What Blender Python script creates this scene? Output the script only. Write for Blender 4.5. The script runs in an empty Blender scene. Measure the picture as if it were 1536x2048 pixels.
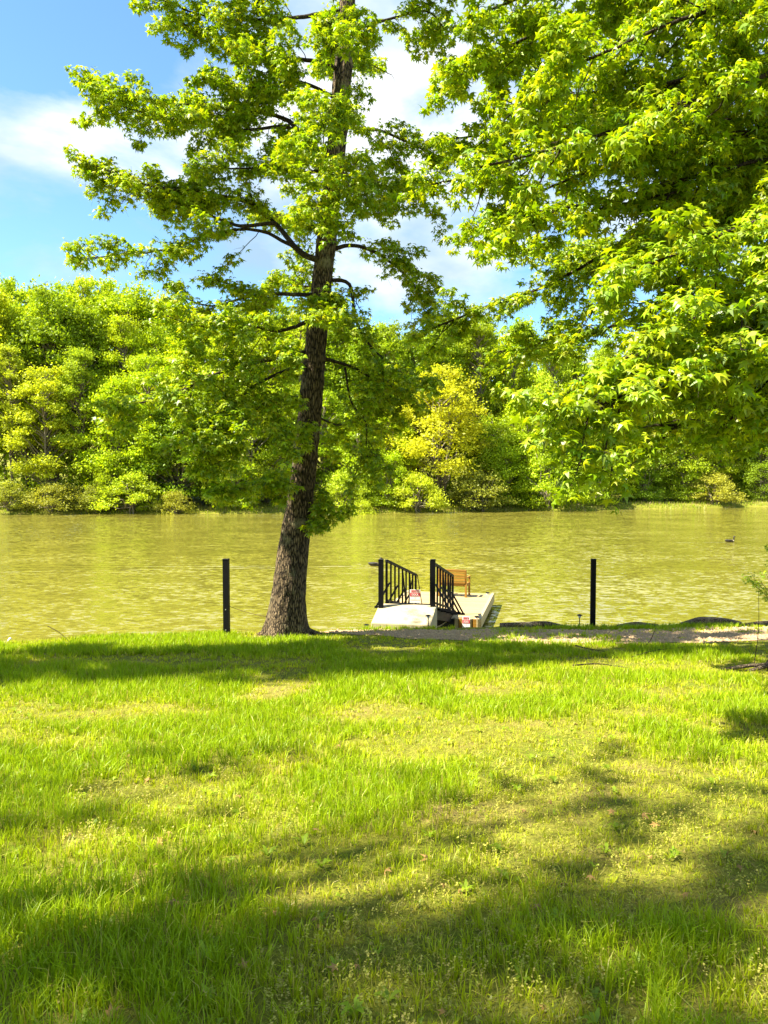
import bpy, math
import numpy as np
from mathutils import Vector, Matrix

rng = np.random.default_rng(7)
sc = bpy.context.scene
col = sc.collection
R = math.radians

# ------------------------------------------------------------------ camera, sky, sun, exposure
F_PX, HORIZON, EYE = 1540.0, 950.0, 4.5          # focal length in photo pixels, horizon row, eye above the lake
PITCH = math.atan((1024 - HORIZON) / F_PX)
cam_d = bpy.data.cameras.new('camera')
cam_d.sensor_fit = 'VERTICAL'; cam_d.sensor_height = 36.0
cam_d.lens = 36.0 * F_PX / 2048.0
cam_d.clip_start = 0.05; cam_d.clip_end = 3000
cam = bpy.data.objects.new('camera', cam_d); col.objects.link(cam)
cam.location = (0, 0, EYE); cam.rotation_euler = (R(90) - PITCH, 0, 0)
sc.camera = cam

SUN_EL = R(54)
SUN_AZ = R(12)                                  # sun on the left, a touch behind the viewer
SUN_DIR = Vector((-math.cos(SUN_AZ) * math.cos(SUN_EL), -math.sin(SUN_AZ) * math.cos(SUN_EL), math.sin(SUN_EL)))   # towards the sun
sun_d = bpy.data.lights.new('sun', 'SUN'); sun_d.energy = 4.2; sun_d.angle = R(0.55); sun_d.color = (1.0, 0.93, 0.78)
sun = bpy.data.objects.new('sun', sun_d); col.objects.link(sun)
sun.rotation_euler = SUN_DIR.to_track_quat('Z', 'Y').to_euler(); sun.location = (-30, 5, 40)

world = bpy.data.worlds.new('World'); sc.world = world; world.use_nodes = True
wt = world.node_tree; wt.nodes.clear()
def wn(t, **kw):
    n = wt.nodes.new(t)
    for k, v in kw.items(): setattr(n, k, v)
    return n
sky = wn('ShaderNodeTexSky', sky_type='NISHITA', sun_disc=False)
sky.sun_elevation = SUN_EL; sky.sun_rotation = math.atan2(SUN_DIR.x, SUN_DIR.y)
sky.air_density = 1.0; sky.dust_density = 0.1; sky.ozone_density = 2.0
tc = wn('ShaderNodeTexCoord')
mp = wn('ShaderNodeMapping'); mp.inputs['Scale'].default_value = (1, 1, 2.1); mp.inputs['Location'].default_value = (3.3098, -1.3905, 2.0274)
n1 = wn('ShaderNodeTexNoise'); n1.inputs['Scale'].default_value = 2.3; n1.inputs['Detail'].default_value = 9; n1.inputs['Roughness'].default_value = 0.56; n1.inputs['Distortion'].default_value = 0.25
r1 = wn('ShaderNodeValToRGB'); r1.color_ramp.elements[0].position = 0.44; r1.color_ramp.elements[1].position = 0.565
n2 = wn('ShaderNodeTexNoise'); n2.inputs['Scale'].default_value = 5.0; n2.inputs['Detail'].default_value = 6
r2 = wn('ShaderNodeValToRGB'); r2.color_ramp.elements[0].position = 0.36; r2.color_ramp.elements[1].position = 0.62
r2.color_ramp.elements[0].color = (1.7, 2.5, 3.3, 1); r2.color_ramp.elements[1].color = (4.2, 4.4, 4.5, 1)
tint = wn('ShaderNodeMix', data_type='RGBA', blend_type='MULTIPLY'); tint.inputs['Factor'].default_value = 1.0
tint.inputs['B'].default_value = (0.70, 0.90, 1.02, 1)
mx = wn('ShaderNodeMix', data_type='RGBA')
bg = wn('ShaderNodeBackground'); bg.inputs['Strength'].default_value = 0.061
wo = wn('ShaderNodeOutputWorld')
L = wt.links.new
L(tc.outputs['Generated'], mp.inputs['Vector']); L(mp.outputs[0], n1.inputs['Vector']); L(mp.outputs[0], n2.inputs['Vector'])
L(n1.outputs['Fac'], r1.inputs[0]); L(n2.outputs['Fac'], r2.inputs[0])
L(sky.outputs[0], tint.inputs['A']); L(tint.outputs['Result'], mx.inputs['A']); L(r2.outputs[0], mx.inputs['B']); L(r1.outputs[0], mx.inputs['Factor'])
L(mx.outputs['Result'], bg.inputs[0]); L(bg.outputs[0], wo.inputs[0])

sc.view_settings.view_transform = 'Standard'; sc.view_settings.look = 'None'
sc.view_settings.exposure = 2.3; sc.view_settings.gamma = 1.0
sc.cycles.max_bounces = 8; sc.cycles.diffuse_bounces = 4; sc.cycles.transmission_bounces = 4; sc.cycles.transparent_max_bounces = 4
sc.cycles.use_denoising = True
sc.cycles.sample_clamp_indirect = 4.0

def at(px, py, Y):
    """photo pixel + distance ahead of the camera -> point in the scene"""
    a = (px - 768) / F_PX; b = (1024 - py) / F_PX
    d = Vector((a, math.cos(PITCH) + b * math.sin(PITCH), -math.sin(PITCH) + b * math.cos(PITCH)))
    return Vector((0, 0, EYE)) + d * (Y / d.y)

# ------------------------------------------------------------------ helpers
def tag(o, label=None, cat=None, group=None, kind=None):
    if label: o['label'] = label
    if cat: o['category'] = cat
    if group: o['group'] = group
    if kind: o['kind'] = kind
    return o

def empty(name, loc=(0, 0, 0), rz=0.0):
    o = bpy.data.objects.new(name, None); col.objects.link(o)
    o.location = loc; o.rotation_euler = (0, 0, rz); o.empty_display_size = 0.2
    return o

def mesh_np(name, v, quads=None, tris=None, mat=None, smooth=True, cols=None):
    v = np.asarray(v, np.float32).reshape(-1, 3)
    me = bpy.data.meshes.new(name)
    q = np.zeros((0, 4), np.int32) if quads is None else np.asarray(quads, np.int32).reshape(-1, 4)
    t = np.zeros((0, 3), np.int32) if tris is None else np.asarray(tris, np.int32).reshape(-1, 3)
    me.vertices.add(len(v)); me.vertices.foreach_set('co', v.ravel())
    li = np.concatenate([q.ravel(), t.ravel()])
    me.loops.add(len(li)); me.loops.foreach_set('vertex_index', li)
    ls = np.concatenate([np.arange(len(q)) * 4, len(q) * 4 + np.arange(len(t)) * 3]).astype(np.int32)
    me.polygons.add(len(ls)); me.polygons.foreach_set('loop_start', ls)
    me.polygons.foreach_set('use_smooth', np.full(len(ls), smooth))
    me.update(calc_edges=True)
    if cols is not None:
        c = np.ones((len(v), 4), np.float32); c[:, :3] = cols
        a = me.color_attributes.new('tone', 'FLOAT_COLOR', 'POINT'); a.data.foreach_set('color', c.ravel())
    if mat: me.materials.append(mat)
    return me

def ob(name, me, parent=None, loc=None, rot=None):
    o = bpy.data.objects.new(name, me); col.objects.link(o)
    if parent: o.parent = parent
    if loc is not None: o.location = loc
    if rot is not None: o.rotation_euler = rot
    return o

class MB:
    """collects shapes into one mesh"""
    def __init__(s): s.v = []; s.q = []; s.t = []; s.n = 0
    def add(s, v, q=(), t=()):
        v = np.asarray(v, float).reshape(-1, 3)
        if len(q): s.q.append(np.asarray(q, int).reshape(-1, 4) + s.n)
        if len(t): s.t.append(np.asarray(t, int).reshape(-1, 3) + s.n)
        s.v.append(v); s.n += len(v); return s
    def box(s, c, size, M=None, bev=0.0):
        x, y, z = [d / 2 for d in size]
        if bev > 0:
            b = min(bev, x * .9, y * .9, z * .9)
            ring = []
            for zz, k in ((-z, b), (-z + b, 0), (z - b, 0), (z, b)):
                ring += [(-x + k, -y + k, zz), (x - k, -y + k, zz), (x - k, y - k, zz), (-x + k, y - k, zz)]
            v = np.array(ring)
            q = [(3, 2, 1, 0), (12, 13, 14, 15)]
            for r in range(3):
                for i in range(4):
                    j = (i + 1) % 4
                    q.append((r * 4 + i, r * 4 + j, r * 4 + 4 + j, r * 4 + 4 + i))
        else:
            v = np.array([(-x, -y, -z), (x, -y, -z), (x, y, -z), (-x, y, -z), (-x, -y, z), (x, -y, z), (x, y, z), (-x, y, z)])
            q = [(3, 2, 1, 0), (4, 5, 6, 7), (0, 1, 5, 4), (1, 2, 6, 5), (2, 3, 7, 6), (3, 0, 4, 7)]
        if M is not None: v = v @ np.array(M.to_3x3()).T
        return s.add(v + np.array(c, float), q)
    def bar(s, a, b, w, d=None, bev=0.0):
        a = Vector(a); b = Vector(b); u = (b - a)
        M = u.to_track_quat('Z', 'Y').to_matrix()
        return s.box((a + b) / 2, (w, d or w, u.length), M, bev)
    def tube(s, pts, rad, n=8, cap=True, disp=None):
        v, q, t = tube_arrays(pts, rad, n, cap, disp); return s.add(v, q, t)
    def build(s, name, mat, parent=None, loc=None, smooth=False, rot=None):
        me = mesh_np(name, np.concatenate(s.v), np.concatenate(s.q) if s.q else None, np.concatenate(s.t) if s.t else None, mat, smooth)
        return ob(name, me, parent, loc, rot)

def tube_arrays(pts, rad, n=8, cap=True, disp=None):
    P = np.asarray(pts, float); m = len(P); rad = np.broadcast_to(np.asarray(rad, float), (m,))
    T = np.gradient(P, axis=0); T /= np.linalg.norm(T, axis=1, keepdims=True) + 1e-9
    ref = np.array([0.0, 0, 1]) if abs(T[0, 2]) < 0.8 else np.array([1.0, 0, 0])
    U = np.cross(ref, T); bad = np.linalg.norm(U, axis=1) < 1e-3; U[bad] = np.cross(np.array([0.3, 1.0, 0.2]), T[bad])
    U /= np.linalg.norm(U, axis=1, keepdims=True) + 1e-9
    W = np.cross(T, U)
    a = np.arange(n) / n * 2 * np.pi
    r = rad[:, None] * np.ones((1, n))
    if disp is not None: r = disp(r, a)
    v = P[:, None, :] + r[..., None] * (np.cos(a)[None, :, None] * U[:, None, :] + np.sin(a)[None, :, None] * W[:, None, :])
    v = v.reshape(-1, 3)
    i = np.arange(m - 1)[:, None] * n; j = np.arange(n)[None, :]; k = (j + 1) % n
    q = np.stack([i + j, i + k, i + n + k, i + n + j], -1).reshape(-1, 4)
    t = np.zeros((0, 3), int)
    if cap:
        v = np.vstack([v, P[:1], P[-1:]]); c0, c1 = m * n, m * n + 1
        jj = np.arange(n); kk = (jj + 1) % n
        t = np.vstack([np.stack([np.full(n, c0), kk, jj], -1), np.stack([np.full(n, c1), (m - 1) * n + jj, (m - 1) * n + kk], -1)])
    return v, q, t

def smooth_path(pts, step=0.15):
    """Catmull-Rom through the points"""
    P = np.array([tuple(p) for p in pts], float)
    P = np.vstack([2 * P[0] - P[1], P, 2 * P[-1] - P[-2]])
    out = []
    for i in range(1, len(P) - 2):
        n = max(2, int(np.linalg.norm(P[i + 1] - P[i]) / step))
        t = np.linspace(0, 1, n, endpoint=False)[:, None]
        a, b, c, d = P[i - 1], P[i], P[i + 1], P[i + 2]
        out.append(0.5 * (2 * b + (c - a) * t + (2 * a - 5 * b + 4 * c - d) * t ** 2 + (3 * b - a - 3 * c + d) * t ** 3))
    out.append(P[-2][None]); return np.vstack(out)

_perm = np.random.default_rng(3).random((256, 256))
def noise2(x, y):
    x = np.asarray(x, float); y = np.asarray(y, float)
    xi = np.floor(x).astype(int); yi = np.floor(y).astype(int); fx = x - xi; fy = y - yi
    fx = fx * fx * (3 - 2 * fx); fy = fy * fy * (3 - 2 * fy)
    g = lambda a, b: _perm[a & 255, b & 255]
    return (g(xi, yi) * (1 - fx) + g(xi + 1, yi) * fx) * (1 - fy) + (g(xi, yi + 1) * (1 - fx) + g(xi + 1, yi + 1) * fx) * fy
def fbm(x, y, o=4):
    s = 0; a = 0.5
    for k in range(o): s = s + a * noise2(x * 2 ** k + 17 * k, y * 2 ** k + 31 * k); a *= 0.5
    return s
def norm(v): return v / (np.linalg.norm(v, axis=-1, keepdims=True) + 1e-9)

# ------------------------------------------------------------------ materials
def mat_new(name):
    m = bpy.data.materials.new(name); m.use_nodes = True; nt = m.node_tree; nt.nodes.clear()
    out = nt.nodes.new('ShaderNodeOutputMaterial')
    def N(t, ins=None, **kw):
        n = nt.nodes.new(t)
        for k, v in kw.items(): setattr(n, k, v)
        for k, v in (ins or {}).items():
            if hasattr(v, 'is_linked') or isinstance(v, bpy.types.NodeSocket): nt.links.new(v, n.inputs[k])
            else: n.inputs[k].default_value = v
        return n
    return m, N, out, nt.links.new

def ramp(N, fac, stops):
    n = N('ShaderNodeValToRGB', {0: fac}); e = n.color_ramp.elements
    while len(e) < len(stops): e.new(0.5)
    for k, (p, c) in enumerate(stops): e[k].position = p; e[k].color = (*c, 1) if len(c) == 3 else c
    return n.outputs[0]

def plain(name, c, rough=0.6, var=0.25, scale=8.0, bump=0.0, metal=0.0, stretch=(1, 1, 1), spec=0.4):
    m, N, out, L = mat_new(name)
    tc = N('ShaderNodeTexCoord'); mp = N('ShaderNodeMapping', {'Vector': tc.outputs['Object'], 'Scale': stretch})
    no = N('ShaderNodeTexNoise', {'Vector': mp.outputs[0], 'Scale': scale, 'Detail': 7.0, 'Roughness': 0.6})
    lo = tuple(x * (1 - var) for x in c); hi = tuple(min(1, x * (1 + var)) for x in c)
    cr = ramp(N, no.outputs['Fac'], [(0.3, lo), (0.7, hi)])
    b = N('ShaderNodeBsdfPrincipled', {'Base Color': cr, 'Roughness': rough, 'Metallic': metal, 'Specular IOR Level': spec})
    if bump:
        bp = N('ShaderNodeBump', {'Strength': bump, 'Distance': 0.02, 'Height': no.outputs['Fac']}); L(bp.outputs[0], b.inputs['Normal'])
    L(b.outputs[0], out.inputs[0]); return m

def leaf_mat(name, c=None, trans=0.45, gloss=0.06, by_object=False, tr_tint=(1.25, 1.15, 0.5)):
    """thin leaf: reflects and lets light through; per-leaf tone from the mesh, tree colour from the object"""
    m, N, out, L = mat_new(name)
    at_ = N('ShaderNodeAttribute', attribute_name='tone')
    if by_object:
        oi = N('ShaderNodeObjectInfo'); base = oi.outputs['Color']
        mul = N('ShaderNodeMix', {'Factor': 1.0, 'A': base, 'B': at_.outputs['Color']}, data_type='RGBA', blend_type='MULTIPLY'); cc = mul.outputs['Result']
    else: cc = at_.outputs['Color']
    tt = N('ShaderNodeMix', {'Factor': 1.0, 'A': cc, 'B': (*tr_tint, 1)}, data_type='RGBA', blend_type='MULTIPLY')
    d = N('ShaderNodeBsdfDiffuse', {'Color': cc}); t = N('ShaderNodeBsdfTranslucent', {'Color': tt.outputs['Result']})
    g = N('ShaderNodeBsdfGlossy', {'Color': (1, 1, 1, 1), 'Roughness': 0.42})
    mx = N('ShaderNodeMixShader', {0: trans, 1: d.outputs[0], 2: t.outputs[0]})
    m2 = N('ShaderNodeMixShader', {0: gloss, 1: mx.outputs[0], 2: g.outputs[0]})
    L(m2.outputs[0], out.inputs[0]); return m

def bark_mat(name, lo, hi, lichen=(0.30, 0.27, 0.15), sc_=1.0):
    m, N, out, L = mat_new(name)
    tc = N('ShaderNodeTexCoord'); mp = N('ShaderNodeMapping', {'Vector': tc.outputs['Object'], 'Scale': (13 * sc_, 13 * sc_, 2.3 * sc_)})
    wv = N('ShaderNodeTexNoise', {'Vector': mp.outputs[0], 'Scale': 1.5, 'Detail': 3.0})
    ad = N('ShaderNodeMix', {'Factor': 0.22, 'A': mp.outputs[0], 'B': wv.outputs['Color']}, data_type='RGBA', blend_type='ADD')
    vo = N('ShaderNodeTexVoronoi', {'Vector': ad.outputs['Result'], 'Scale': 2.2}, feature='DISTANCE_TO_EDGE')
    no = N('ShaderNodeTexNoise', {'Vector': tc.outputs['Object'], 'Scale': 26.0 * sc_, 'Detail': 6.0})
    li = N('ShaderNodeTexNoise', {'Vector': tc.outputs['Object'], 'Scale': 2.4, 'Detail': 8.0, 'Roughness': 0.7})
    c1 = ramp(N, vo.outputs['Distance'], [(0.03, lo), (0.30, hi)])
    c2 = N('ShaderNodeMix', {'Factor': 0.7, 'A': c1, 'B': ramp(N, no.outputs['Fac'], [(0.3, (0.45, 0.42, 0.4)), (0.7, (1.3, 1.3, 1.3))])}, data_type='RGBA', blend_type='MULTIPLY')
    c3 = N('ShaderNodeMix', {'Factor': ramp(N, li.outputs['Fac'], [(0.56, (0, 0, 0)), (0.72, (0.7, 0.7, 0.7))]), 'A': c2.outputs['Result'], 'B': (*lichen, 1)}, data_type='RGBA')
    h = N('ShaderNodeMath', {0: vo.outputs['Distance'], 1: no.outputs['Fac']}, operation='ADD')
    bp = N('ShaderNodeBump', {'Strength': 0.9, 'Distance': 0.03, 'Height': h.outputs[0]})
    b = N('ShaderNodeBsdfPrincipled', {'Base Color': c3.outputs['Result'], 'Roughness': 0.9, 'Specular IOR Level': 0.15, 'Normal': bp.outputs[0]})
    L(b.outputs[0], out.inputs[0]); return m

def wood_mat(name, lo, hi, rough=0.65, axis=(1.0, 14.0, 14.0)):
    m, N, out, L = mat_new(name)
    tc = N('ShaderNodeTexCoord'); oi = N('ShaderNodeObjectInfo')
    mp = N('ShaderNodeMapping', {'Vector': tc.outputs['Object'], 'Scale': axis})
    ad = N('ShaderNodeVectorMath', {0: mp.outputs[0], 1: oi.outputs['Random']}, operation='ADD')
    no = N('ShaderNodeTexNoise', {'Vector': ad.outputs[0], 'Scale': 3.0, 'Detail': 6.0, 'Distortion': 0.6})
    c = ramp(N, no.outputs['Fac'], [(0.3, lo), (0.7, hi)])
    v = N('ShaderNodeMapRange', {'Value': oi.outputs['Random'], 'To Min': 0.82, 'To Max': 1.1})
    c2 = N('ShaderNodeMix', {'Factor': 1.0, 'A': c, 'B': v.outputs[0]}, data_type='RGBA', blend_type='MULTIPLY')
    bp = N('ShaderNodeBump', {'Strength': 0.35, 'Distance': 0.01, 'Height': no.outputs['Fac']})
    b = N('ShaderNodeBsdfPrincipled', {'Base Color': c2.outputs['Result'], 'Roughness': rough, 'Specular IOR Level': 0.25, 'Normal': bp.outputs[0]})
    L(b.outputs[0], out.inputs[0]); return m

M = {}
M['black'] = plain('black_powder_coat', (0.0028, 0.003, 0.0034), 0.6, 0.3, 12, 0.05, spec=0.15)
M['concrete'] = plain('pale_concrete', (0.40, 0.33, 0.19), 0.85, 0.14, 7, 0.25)
M['deck'] = wood_mat('dock_boards', (0.31, 0.225, 0.10), (0.41, 0.305, 0.145))
M['trim'] = wood_mat('dock_trim', (0.36, 0.29, 0.15), (0.47, 0.38, 0.21))
M['bench'] = wood_mat('bench_wood', (0.20, 0.098, 0.010), (0.32, 0.165, 0.022), 0.55)
M['float'] = plain('dark_float', (0.012, 0.012, 0.012), 0.7)
M['white'] = plain('sign_white', (0.78, 0.76, 0.70), 0.5, 0.05)
M['red'] = plain('sign_red', (0.50, 0.035, 0.055), 0.5, 0.08)
M['grey'] = plain('sign_grey', (0.35, 0.35, 0.33), 0.5, 0.05)
M['steel'] = plain('steel', (0.55, 0.55, 0.55), 0.35, 0.1, metal=0.7)
M['lens'] = plain('lamp_lens', (0.72, 0.70, 0.6), 0.25, 0.05)
M['bark'] = bark_mat('sweetgum_bark', (0.010, 0.007, 0.004), (0.20, 0.145, 0.08))
M['limb'] = bark_mat('limb_bark', (0.02, 0.014, 0.009), (0.095, 0.07, 0.042), sc_=2.0)
M['farbark'] = plain('pale_bark', (0.20, 0.165, 0.11), 0.9, 0.5, 2.0, stretch=(1, 1, 0.3))
M['bushstem'] = plain('bush_stems', (0.16, 0.105, 0.06), 0.9, 0.4, 4.0)
M['drift'] = bark_mat('driftwood', (0.03, 0.022, 0.014), (0.34, 0.26, 0.16), lichen=(0.4, 0.33, 0.2), sc_=1.5)
M['leaf'] = leaf_mat('sweetgum_leaf', trans=0.46, gloss=0.022)
M['farleaf'] = leaf_mat('forest_leaf', trans=0.42, gloss=0.012, by_object=True)
M['grass'] = leaf_mat('grass_blade', trans=0.40, gloss=0.014, tr_tint=(1.15, 1.1, 0.6))
M['duck'] = plain('duck_plumage', (0.09, 0.065, 0.03), 0.7, 0.5, 30)
M['duckdark'] = plain('duck_dark', (0.018, 0.016, 0.012), 0.6, 0.3, 30)
M['duckpale'] = plain('duck_pale', (0.45, 0.40, 0.28), 0.7, 0.2, 30)
M['litter'] = plain('pale_litter', (0.7, 0.7, 0.68), 0.5, 0.1)
M['wire'] = plain('rusty_wire', (0.10, 0.06, 0.02), 0.7)
M['rope'] = plain('rope', (0.62, 0.55, 0.38), 0.9, 0.2, 60)
M['deadleaf'] = plain('dead_leaf', (0.24, 0.14, 0.035), 0.85, 0.4, 20)
M['stone'] = plain('gravel_stone', (0.36, 0.255, 0.14), 0.9, 0.35, 25, 0.3)

# ------------------------------------------------------------------ ground: one sheet, lawn, bank, lake bed, far bank
EX = np.array([-80, -9, -7.3, -5, -3.3, 0, 4.8, 9, 14, 80]); EY = np.array([9, 13.7, 14.6, 15.7, 16.5, 17.3, 18.15, 18.4, 18.8, 24.])
def edge(x): return np.interp(x, EX, EY)
FXs = np.array([-400, -43, 0, 28, 55, 400]); FYs = np.array([78, 86.5, 92.5, 99, 110, 170.])
def far_shore(x): return np.interp(x, FXs, FYs) + 1.6 * (noise2(x * 0.12 + 5, x * 0 + 3) - 0.5) * 2
def ground_z(x, y):
    x = np.asarray(x, float); y = np.asarray(y, float)
    lawn = 2.83 - 0.105 * y + 0.07 * (fbm(x * 0.22 + 40, y * 0.22 + 9, 3) - 0.45) + 0.03 * (noise2(x * 1.3, y * 1.3) - 0.5)
    lawn = np.where(y < -6, 2.85 + 0.62 + 0 * x, lawn)
    s = y - edge(x) - 0.25 * (noise2(x * 0.9 + 3, y * 0 + 8) - 0.5)
    bank = lawn - np.where(s > 0, 0.75 * s + 0.25 * np.minimum(s, 0.6), 0)
    near = np.maximum(bank, -2.2)
    f = y - far_shore(x)
    far = np.where(f > 0, np.minimum(0.28 * f, 0.5 + 0.035 * f) + np.clip(f - 26, 0, 140) * 0.10, 0.35 * f) + 0.25 * (noise2(x * 0.25, y * 0.25) - 0.5)
    far = np.maximum(far, -2.2)
    return np.where(y < 55, near, far)
xs = np.concatenate([-np.geomspace(14, 500, 60)[::-1], np.linspace(-13.8, 13.8, 120), np.geomspace(14, 500, 60)])
ys = np.concatenate([np.linspace(-60, -2, 24), np.linspace(-1.6, 21, 150), np.linspace(21.5, 76, 24), np.linspace(77, 150, 90), np.geomspace(152, 900, 24)])
GX, GY = np.meshgrid(xs, ys); GZ = ground_z(GX, GY)
ni, nj = GX.shape
idx = np.arange(ni * nj).reshape(ni, nj)
quads = np.stack([idx[:-1, :-1], idx[:-1, 1:], idx[1:, 1:], idx[1:, :-1]], -1).reshape(-1, 4)
m, N, out, LK = mat_new('lawn_soil')
tcn = N('ShaderNodeTexCoord')
na = N('ShaderNodeTexNoise', {'Vector': tcn.outputs['Object'], 'Scale': 0.9, 'Detail': 9.0, 'Roughness': 0.65})
nb = N('ShaderNodeTexNoise', {'Vector': tcn.outputs['Object'], 'Scale': 34.0, 'Detail': 5.0, 'Roughness': 0.7})
ca = ramp(N, na.outputs['Fac'], [(0.35, (0.13, 0.16, 0.014)), (0.55, (0.19, 0.19, 0.025)), (0.72, (0.26, 0.20, 0.07))])
cb = N('ShaderNodeMix', {'Factor': 0.85, 'A': ca, 'B': ramp(N, nb.outputs['Fac'], [(0.3, (0.4, 0.4, 0.4)), (0.7, (1.5, 1.45, 1.3))])}, data_type='RGBA', blend_type='MULTIPLY')
bp = N('ShaderNodeBump', {'Strength': 0.8, 'Distance': 0.04, 'Height': nb.outputs['Fac']})
b = N('ShaderNodeBsdfPrincipled', {'Base Color': cb.outputs['Result'], 'Roughness': 0.95, 'Specular IOR Level': 0.1, 'Normal': bp.outputs[0]})
LK(b.outputs[0], out.inputs[0])
tag(ob('ground', mesh_np('ground', np.stack([GX, GY, GZ], -1), quads, mat=m)), kind='structure')

# ------------------------------------------------------------------ lake
m, N, out, LK = mat_new('muddy_lake')
tcn = N('ShaderNodeTexCoord')
sep = N('ShaderNodeSeparateXYZ', {0: tcn.outputs['Object']})
mpa = N('ShaderNodeMapping', {'Vector': tcn.outputs['Object'], 'Scale': (2.3, 4.0, 1), 'Rotation': (0, 0, R(-8))})
mpb = N('ShaderNodeMapping', {'Vector': tcn.outputs['Object'], 'Scale': (0.12, 0.22, 1), 'Rotation': (0, 0, R(14))})
wa = N('ShaderNodeTexNoise', {'Vector': mpa.outputs[0], 'Scale': 1.7, 'Detail': 2.5, 'Roughness': 0.55, 'Distortion': 0.4})
wb = N('ShaderNodeTexNoise', {'Vector': mpa.outputs[0], 'Scale': 0.55, 'Detail': 2.0, 'Distortion': 0.3})
wc = N('ShaderNodeTexNoise', {'Vector': mpb.outputs[0], 'Scale': 1.0, 'Detail': 3.0})
def math_(op, a, b_=0.0, c_=None):
    ins = {0: a, 1: b_}
    if c_ is not None: ins[2] = c_
    return N('ShaderNodeMath', ins, operation=op).outputs[0]
amp = N('ShaderNodeMapRange', {'Value': wc.outputs['Fac'], 'From Min': 0.35, 'From Max': 0.65, 'To Min': 0.45, 'To Max': 1.15}).outputs[0]
def wake(x0, y0, slope, length):
    """long low ripple trailing to the left of a swimming duck"""
    dx = math_('SUBTRACT', x0, sep.outputs['X'])
    yy = math_('ADD', math_('SUBTRACT', sep.outputs['Y'], y0), math_('MULTIPLY', dx, slope))
    wob = math_('MULTIPLY', math_('SUBTRACT', wb.outputs['Fac'], 0.5), 0.8)
    d = math_('ADD', yy, wob)
    g = math_('MULTIPLY', math_('POWER', 2.71828, math_('MULTIPLY', math_('MULTIPLY', d, d), -2.5)), math_('COSINE', math_('MULTIPLY', d, 8.0)))
    side = math_('MULTIPLY', math_('GREATER_THAN', dx, 0.0), N('ShaderNodeMapRange', {'Value': dx, 'From Min': 0.0, 'From Max': length, 'To Min': 1.0, 'To Max': 0.0}).outputs[0])
    return math_('MULTIPLY', g, side)
DUCK_A = at(1461, 1085, 51.5); DUCK_B = at(752, 1133, 38.0)
wk = math_('ADD', math_('ADD', wake(DUCK_B.x, DUCK_B.y, 0.14, 30.0), wake(DUCK_B.x, DUCK_B.y, 0.02, 22.0)), wake(DUCK_A.x, DUCK_A.y, 0.10, 9.0))
def slope(tex, k):
    v = N('ShaderNodeVectorMath', {0: tex.outputs['Color'], 1: (0.5, 0.5, 0.5)}, operation='SUBTRACT')
    return N('ShaderNodeVectorMath', {0: v.outputs[0], 3: k}, operation='SCALE').outputs[0]
sl = N('ShaderNodeVectorMath', {0: slope(wa, 0.85), 1: slope(wb, 0.40)}, operation='ADD').outputs[0]
sl = N('ShaderNodeVectorMath', {0: sl, 3: amp}, operation='SCALE').outputs[0]
ss = N('ShaderNodeSeparateXYZ', {0: sl})
nv = N('ShaderNodeCombineXYZ', {0: math_('MULTIPLY', ss.outputs['X'], 1.0), 1: math_('SUBTRACT', math_('ADD', ss.outputs['Y'], 0.0), math_('MULTIPLY', wk, 0.20)), 2: 1.0})
bp = N('ShaderNodeVectorMath', {0: nv.outputs[0]}, operation='NORMALIZE')
mud = ramp(N, wc.outputs['Fac'], [(0.3, (0.155, 0.138, 0.020)), (0.7, (0.200, 0.180, 0.028))])
b = N('ShaderNodeBsdfPrincipled', {'Base Color': mud, 'Roughness': 0.04, 'IOR': 1.5, 'Specular IOR Level': 0.5, 'Specular Tint': (1.0, 0.97, 0.70, 1), 'Normal': bp.outputs[0]})
LK(b.outputs[0], out.inputs[0])
wx = np.linspace(-420, 420, 85); wy = np.concatenate([np.linspace(8, 60, 40), np.linspace(62, 190, 40)])
WX, WY = np.meshgrid(wx, wy); ni, nj = WX.shape; idx = np.arange(ni * nj).reshape(ni, nj)
quads = np.stack([idx[:-1, :-1], idx[:-1, 1:], idx[1:, 1:], idx[1:, :-1]], -1).reshape(-1, 4)
tag(ob('lake_water', mesh_np('lake_water', np.stack([WX, WY, 0 * WX], -1), quads, mat=m)), kind='structure')

# ------------------------------------------------------------------ gravel path along the bank
def path_band(x):
    """front and back edge of the gravel strip at x"""
    f = np.interp(x, [-1.4, 0.5, 3, 5, 8, 12], [16.6, 15.4, 14.4, 14.3, 15.1, 15.9])
    b_ = np.interp(x, [-1.4, 0.5, 3, 5, 8, 12], [17.0, 16.9, 17.0, 17.2, 17.6, 17.9])
    return f + 0.35 * (fbm(x * 1.3, x * 0 + 2) - 0.47), b_ + 0.3 * (fbm(x * 1.7 + 9, x * 0 + 5) - 0.47)
px_ = np.linspace(-1.4, 12, 120); f_, b_ = path_band(px_)
tt_ = np.linspace(0, 1, 16)
PX = np.repeat(px_[None], 16, 0); PY = f_[None] * (1 - tt_[:, None]) + b_[None] * tt_[:, None]
PZ = ground_z(PX, PY) + 0.010
ni, nj = PX.shape; idx = np.arange(ni * nj).reshape(ni, nj)
quads = np.stack([idx[:-1, :-1], idx[:-1, 1:], idx[1:, 1:], idx[1:, :-1]], -1).reshape(-1, 4)
tag(ob('gravel_path', mesh_np('gravel_path', np.stack([PX, PY, PZ], -1), quads, mat=plain('gravel', (0.36, 0.23, 0.115), 0.95, 0.5, 22, 0.9))), kind='structure')
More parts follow.
